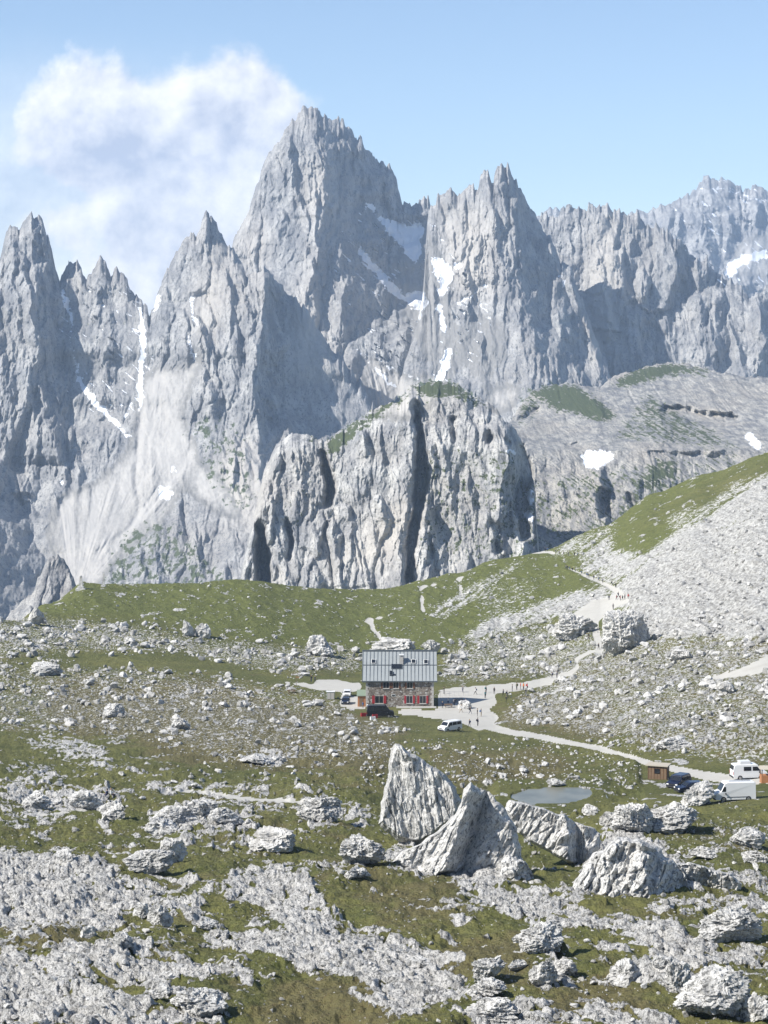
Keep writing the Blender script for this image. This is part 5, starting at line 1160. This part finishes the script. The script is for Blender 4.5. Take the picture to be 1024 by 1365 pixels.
CL = {k: plain(k + '_cloth', c, .85) for k, c in dict(black=(.02, .02, .022), navy=(.025, .035, .08), red=(.45, .03, .03), white=(.6, .6, .58), grey=(.16, .16, .17), blue=(.05, .13, .30), olive=(.08, .085, .04), tan=(.28, .21, .13), teal=(.03, .18, .2), orange=(.55, .16, .03), pink=(.5, .18, .25)).items()}
HAIR = [plain('brown_hair', (.06, .035, .02), .7), plain('dark_hair', (.015, .012, .01), .7), plain('fair_hair', (.30, .2, .09), .7)]
FIG = {(p, f): figure(p, f) for p in ('stand', 'walk', 'stride') for f in (0, 1)}; FIG[('sit', 0)] = figure('sit')
def cap_mesh(z):
    bm = bmesh.new(); bmesh.ops.create_uvsphere(bm, u_segments=12, v_segments=8, radius=.112)
    for v in bm.verts:
        v.co.z *= 1.05
        if v.co.y < -.05 and v.co.z < .03: v.co.y = -.05
        v.co += Vector((0, .0, z))
    me = bpy.data.meshes.new('hair'); bm.to_mesh(me); bm.free(); return me
def pack_mesh():
    b = MB(); b.box(-.15, .15, .12, .32, 1.0, 1.45, .05); b.box(-.11, .11, .322, .38, 1.04, 1.22, .02); b.box(-.13, -.08, -.13, .12, 1.38, 1.42, .01); b.box(.08, .13, -.13, .12, 1.38, 1.42, .01)
    bmesh.ops.recalc_face_normals(b.bm, faces=b.bm.faces); me = bpy.data.meshes.new('backpack'); b.bm.to_mesh(me); b.bm.free(); return me
cache = {}
def mesh_with(key, base, mats):
    k = (key, tuple(m.name for m in mats))
    if k not in cache: me = base.copy(); mi = [p.material_index for p in me.polygons]; me.materials.clear(); [me.materials.append(m) for m in mats]; me.polygons.foreach_set('material_index', mi); cache[k] = me
    return cache[k]
HM = {False: cap_mesh(1.645), True: cap_mesh(1.235)}; PM = pack_mesh(); prr = random.Random(9)
def person(px, py, top, legs, pose=None, face=None, pack=None, label='', group=None, hat=None):
    g = gp(px, py); pose = pose or prr.choice(['stand', 'walk', 'walk', 'stride']); fem = 0 if pose == 'sit' else prr.randint(0, 1)
    rz = prr.uniform(0, 6.28) if face is None else face
    sk = SK[0] if prr.random() < .85 else SK[1]
    t = link('person', mesh_with((pose, fem), FIG[(pose, fem)], [sk, CL[top], CL[legs], CL['black']]))
    t.location = g; t.rotation_euler = (0, 0, rz); s = prr.uniform(.94, 1.06) * (1.0 if not fem else .95); t.scale = (s, s, s); tag(t, label, 'person', group)
    h = prr.choice(HAIR); link('hair' if not hat else 'hat', mesh_with(('hair', pose == 'sit'), HM[pose == 'sit'], [h if not hat else CL[hat]]), t)
    if pack and pose != 'sit': link('backpack', mesh_with('pack', PM, [CL[pack]]), t)
    return t
UNI = [ # single people that can be pointed at
 (626, 969, 'black', 'grey', 'walk', 'person in black walking below the white minivan, left of two', 'navy'), (637, 968, 'navy', 'black', 'stand', 'person in navy standing right of the white minivan, right of two', 'black'),
 (615, 950, 'white', 'tan', 'stride', 'person in a white top striding at the near edge of the hut shadow', None), (627, 952, 'black', 'navy', 'stride', 'person in dark clothes striding just left of the pale yard rock', 'black'),
 (636.5, 955, 'black', 'black', 'stand', 'person in black standing in front of the pale yard rock', None), (641.5, 955, 'grey', 'tan', 'stand', 'person in grey beside the one in black in front of the yard rock', 'blue'),
 (617, 923, 'grey', 'navy', 'stand', 'person in grey behind the shaded yard, leftmost in the sun', None), (634, 926, 'white', 'black', 'stride', 'person striding across the gravel behind the yard rock', 'navy'),
 (648, 924, 'black', 'grey', 'stand', 'person in black standing behind another on the gravel', 'teal'), (647, 931, 'teal', 'black', 'stand', 'person in teal standing in front of another on the gravel', None), (659, 925, 'black', 'black', 'stand', 'lone person in black midway along the gravel yard', 'grey'),
 (671, 928, 'grey', 'black', 'walk', 'person in grey at the left of a pair near the rubble edge', None), (676, 930, 'navy', 'grey', 'walk', 'person in navy at the right of a pair near the rubble edge', 'black'), (675, 937, 'black', 'olive', 'stand', 'person in black at the corner of the rubble, nearest there', None),
 (683, 922, 'black', 'navy', 'stand', 'person in black left of the group in red', None), (689, 920, 'olive', 'black', 'stand', 'person in olive beside the group in red', 'black'), (694, 919, 'red', 'grey', 'stand', 'leftmost person in red on the gravel right of the hut', None),
 (698, 920, 'orange', 'black', 'stand', 'person in orange between the two people in red', None), (703, 920, 'red', 'black', 'walk', 'rightmost person in red on the gravel right of the hut', 'red'), (701, 927, 'black', 'grey', 'stand', 'person in black standing below the people in red', None),
 (592, 925, 'black', 'black', 'stand', 'person in black by the back corner of the hut', None), (590, 944, 'navy', 'black', 'stand', 'person in navy in the hut shade, nearest the wall', None), (597.5, 939, 'white', 'navy', 'stand', 'person in white in the hut shade beside a table', None),
 (605.5, 941.5, 'black', 'black', 'walk', 'person in black walking in the hut shade', 'grey'), (621, 940.5, 'blue', 'black', 'stand', 'person in blue at the sunny edge of the hut shade', None),
 (736, 904.5, 'black', 'grey', 'walk', 'person in black, left of two on the path bend', 'navy'), (742.5, 904, 'grey', 'black', 'walk', 'person in grey, right of two on the path bend', 'black'), (761, 888, 'blue', 'black', 'walk', 'lone person in blue on the path above the bend', None),
 (415, 909, 'black', 'navy', 'walk', 'person in black, left of two on the footpath left of the hut', 'black'), (420, 909.5, 'navy', 'black', 'walk', 'person in navy, right of two on the footpath left of the hut', None),
 (798, 866, 'black', 'black', 'walk', 'person in black, left of two at the foot of the steep path', 'grey'), (802.5, 866, 'navy', 'black', 'walk', 'person in navy, right of two at the foot of the steep path', None), (797, 843.5, 'black', 'grey', 'walk', 'lone tall person in black halfway up the steep path', None),
 (787, 843, 'grey', 'black', 'stand', 'person in grey beside the grey outcrop on the steep path', None), (782, 852, 'white', 'black', 'stand', 'person in white below the grey outcrop, left of two', None), (785, 851.5, 'black', 'tan', 'stand', 'person in tan trousers below the grey outcrop, right of two', 'olive'),
 (817.5, 812, 'black', 'black', 'walk', 'person in black alone just below the path junction', None), (812, 800, 'navy', 'black', 'stand', 'person in navy standing apart left at the path junction', None),
 (484, 944, 'blue', 'grey', 'stand', 'person in blue at the porch of the hut', None), (490, 947, 'white', 'navy', 'stand', 'person in white behind the rear of the black van', None),
 (143, 1064, 'navy', 'navy', 'sit', 'seated person in navy on the left footpath, left of two', None), (148, 1064, 'white', 'black', 'sit', 'seated person in a white top on the left footpath, right of two', None)]
for a in UNI: person(a[0], a[1], a[2], a[3], a[4], label=a[5], pack=a[6])
tops = list(CL)
for px, py in [(822, 800), (827, 800.5), (830, 800.5), (833, 799.5), (837.5, 798), (824.5, 797)]:
    person(px, py, prr.choice(['black', 'navy', 'grey', 'red', 'white']), 'black', label='hiker in the cluster resting at the junction of the pale paths', group='hikers resting at the path junction', pack='black')
for px, py in [(820.7, 783), (816, 781), (803.5, 777), (798, 775), (791.7, 773), (785, 770.5), (782.7, 769.5), (775, 766), (767, 763), (763, 762), (759.5, 760.5), (754.7, 759), (756.5, 759.5)]:
    person(px, py, prr.choice(['black', 'navy', 'grey', 'blue', 'olive']), 'black', 'walk', label='hiker in the file climbing the narrow path along the green slope', group='hikers filing along the slope path', pack=prr.choice(['black', 'navy', None]))
for px, py in [(709, 735), (714, 735), (716.5, 735), (727, 735.5), (730, 735.5), (741, 738), (745.5, 739), (751, 740), (758, 741), (766, 742), (770, 742)]:
    person(px, py, prr.choice(['black', 'navy', 'grey', 'blue']), 'black', 'walk', label='tiny hiker on the ridge-top path at the saddle below the cliffs', group='hikers on the ridge path', pack=None)
# ------------------------------------------------------------------ camera, light, air
cam = bpy.data.objects.new('camera', bpy.data.cameras.new('camera')); COL.objects.link(cam)
cam.location = (0, 0, 0); cam.rotation_euler = (math.radians(90), 0, 0)
cam.data.sensor_fit = 'VERTICAL'; cam.data.sensor_height = 36; cam.data.lens = 36 * F / 1365.0
cam.data.shift_y = -(682.5 - HY) / 1365.0; cam.data.clip_start = 1; cam.data.clip_end = 60000
scene.camera = cam

SUN_AZ, SUN_EL = math.radians(204), math.radians(42)     # azimuth measured from +X: the sun stands left and slightly behind the camera
sdir = Vector((math.cos(SUN_AZ) * math.cos(SUN_EL), math.sin(SUN_AZ) * math.cos(SUN_EL), math.sin(SUN_EL)))
sl = bpy.data.lights.new('sun', 'SUN'); sl.energy = 5.0; sl.angle = math.radians(.5); sl.color = (1, .96, .9)
so = bpy.data.objects.new('sun', sl); COL.objects.link(so); so.rotation_euler = sdir.to_track_quat('Z', 'Y').to_euler(); so.location = sdir * 100
w = bpy.data.worlds.new('World'); scene.world = w; w.use_nodes = True
wn = w.node_tree.nodes; wl = w.node_tree.links; bg = wn['Background']
sky = wn.new('ShaderNodeTexSky'); sky.sky_type = 'NISHITA'; sky.sun_disc = False; sky.sun_elevation = SUN_EL
sky.sun_rotation = math.atan2(sdir.x, sdir.y); sky.altitude = 2400; sky.air_density = 1.0; sky.dust_density = 1.3; sky.ozone_density = 1.0
wl.new(sky.outputs[0], bg.inputs[0]); bg.inputs[1].default_value = .105
# the cloud bank behind the left shoulder of the highest peak
def wnode(ty, **kw):
    n = wn.new(ty)
    for k, v in kw.items(): setattr(n, k, v)
    return n
def wm(op, a, b=0.0, clamp=False):
    n = wnode('ShaderNodeMath', operation=op, use_clamp=clamp)
    for i, v in enumerate((a, b)):
        if hasattr(v, 'links'): wl.new(v, n.inputs[i])
        else: n.inputs[i].default_value = v
    return n.outputs[0]
tc = wnode('ShaderNodeTexCoord'); sx = wnode('ShaderNodeSeparateXYZ'); wl.new(tc.outputs['Generated'], sx.inputs[0])
fw = wm('MAXIMUM', sx.outputs[1], .05); u = wm('DIVIDE', sx.outputs[0], fw); v_ = wm('DIVIDE', sx.outputs[2], fw)
cb = wnode('ShaderNodeCombineXYZ'); wl.new(u, cb.inputs[0]); wl.new(v_, cb.inputs[1])
def wnoise(vec, sc, det, rough=.55, dist=0):
    n = wnode('ShaderNodeTexNoise'); wl.new(vec, n.inputs['Vector']); n.inputs['Scale'].default_value = sc; n.inputs['Detail'].default_value = det; n.inputs['Roughness'].default_value = rough; n.inputs['Distortion'].default_value = dist
    return n.outputs['Fac']
n_a = wnoise(cb.outputs[0], 17, 10, .6, .1)
mo = wnode('ShaderNodeVectorMath', operation='ADD'); wl.new(cb.outputs[0], mo.inputs[0]); mo.inputs[1].default_value = (-.006, .008, 0)
n_b = wnoise(mo.outputs[0], 17, 10, .6, .1); n_c = wnoise(cb.outputs[0], 9, 3)
def blob(px, py, rx, ry, rot=0.0):
    dx = wm('SUBTRACT', u, (px - CX) / F); dy = wm('SUBTRACT', v_, (HY - py) / F); c, s = math.cos(rot), math.sin(rot)
    ex = wm('MULTIPLY', wm('ADD', wm('MULTIPLY', dx, c), wm('MULTIPLY', dy, s)), F / rx); ey = wm('MULTIPLY', wm('SUBTRACT', wm('MULTIPLY', dy, c), wm('MULTIPLY', dx, s)), F / ry)
    return wm('SUBTRACT', 1.0, wm('SQRT', wm('ADD', wm('MULTIPLY', ex, ex), wm('MULTIPLY', ey, ey))))
bl = wm('MAXIMUM', wm('MAXIMUM', blob(270, 180, 205, 110, -.25), blob(250, 290, 190, 170)), wm('MAXIMUM', blob(150, 190, 150, 135), wm('MULTIPLY', blob(100, 290, 150, 110), .55)))
bl = wm('MAXIMUM', bl, wm('MULTIPLY', blob(325, 165, 130, 95, -.4), 1.1)); bl = wm('MAXIMUM', bl, blob(290, 275, 130, 125))
den = wm('ADD', bl, wm('MULTIPLY', wm('SUBTRACT', n_a, .5), 1.7))
mr = wnode('ShaderNodeMapRange', interpolation_type='SMOOTHSTEP'); wl.new(den, mr.inputs[0]); mr.inputs[1].default_value = -.02; mr.inputs[2].default_value = .36
veil = wnode('ShaderNodeMapRange', interpolation_type='SMOOTHSTEP'); wl.new(wm('ADD', blob(120, 260, 360, 260), wm('MULTIPLY', wm('SUBTRACT', n_c, .5), .9)), veil.inputs[0]); veil.inputs[1].default_value = 0; veil.inputs[2].default_value = .9; veil.inputs[4].default_value = .62
al = wm('MAXIMUM', wm('MULTIPLY', mr.outputs[0], .94), veil.outputs[0])
lit = wm('ADD', wm('MULTIPLY', wm('SUBTRACT', n_a, n_b), 3.2), .62, True)  # sunward brightening painted into the cloud colour by offset noise
core = wm('MAXIMUM', wm('MAXIMUM', blob(170, 200, 130, 75, -.2), blob(300, 165, 75, 45, -.5)), blob(230, 330, 160, 70)); sh = wm('MULTIPLY', wm('MAXIMUM', wm('ADD', core, wm('MULTIPLY', wm('SUBTRACT', n_b, .5), 1.2)), 0.0), .45); lit = wm('SUBTRACT', lit, sh, True)  # grey shade painted into the cloud colour at its cores and underside
cm = wnode('ShaderNodeMix', data_type='RGBA'); wl.new(lit, cm.inputs['Factor']); cm.inputs['A'].default_value = (.40, .44, .55, 1); cm.inputs['B'].default_value = (.93, .91, .89, 1)
cbg = wnode('ShaderNodeBackground'); wl.new(cm.outputs['Result'], cbg.inputs[0]); cbg.inputs[1].default_value = CLOUD_S
mx = wnode('ShaderNodeMixShader'); wl.new(al, mx.inputs[0]); wl.new(bg.outputs[0], mx.inputs[1]); wl.new(cbg.outputs[0], mx.inputs[2]); wl.new(mx.outputs[0], wn['World Output'].inputs['Surface'])
scene.view_settings.view_transform = 'Standard'; scene.view_settings.look = 'None'; scene.view_settings.exposure = EXPO; scene.view_settings.gamma = 1

# air: one closed box of thin haze round everything
def haze():
    x0, x1, y0, y1, z0, z1 = -9100, 9100, -120, 9100, -622, 760
    bm = bmesh.new(); bmesh.ops.create_cube(bm, size=1)
    for v in bm.verts: v.co = Vector((x0 if v.co.x < 0 else x1, y0 if v.co.y < 0 else y1, z0 if v.co.z < 0 else z1))
    me = bpy.data.meshes.new('haze'); bm.to_mesh(me); bm.free()
    m = bpy.data.materials.new('thin_air_haze'); m.use_nodes = True; n = m.node_tree.nodes; n.remove(n['Principled BSDF'])
    v = n.new('ShaderNodeVolumePrincipled'); v.inputs['Color'].default_value = HAZE_COL; v.inputs['Density'].default_value = HAZE_D; v.inputs['Anisotropy'].default_value = 0.0
    m.node_tree.links.new(v.outputs[0], n['Material Output'].inputs['Volume']); me.materials.append(m)
    return tag(link('haze', me), kind='stuff')
if HAZE_D > 0: haze()
scene.cycles.volume_bounces = 1; scene.cycles.max_bounces = 5; scene.cycles.diffuse_bounces = 2
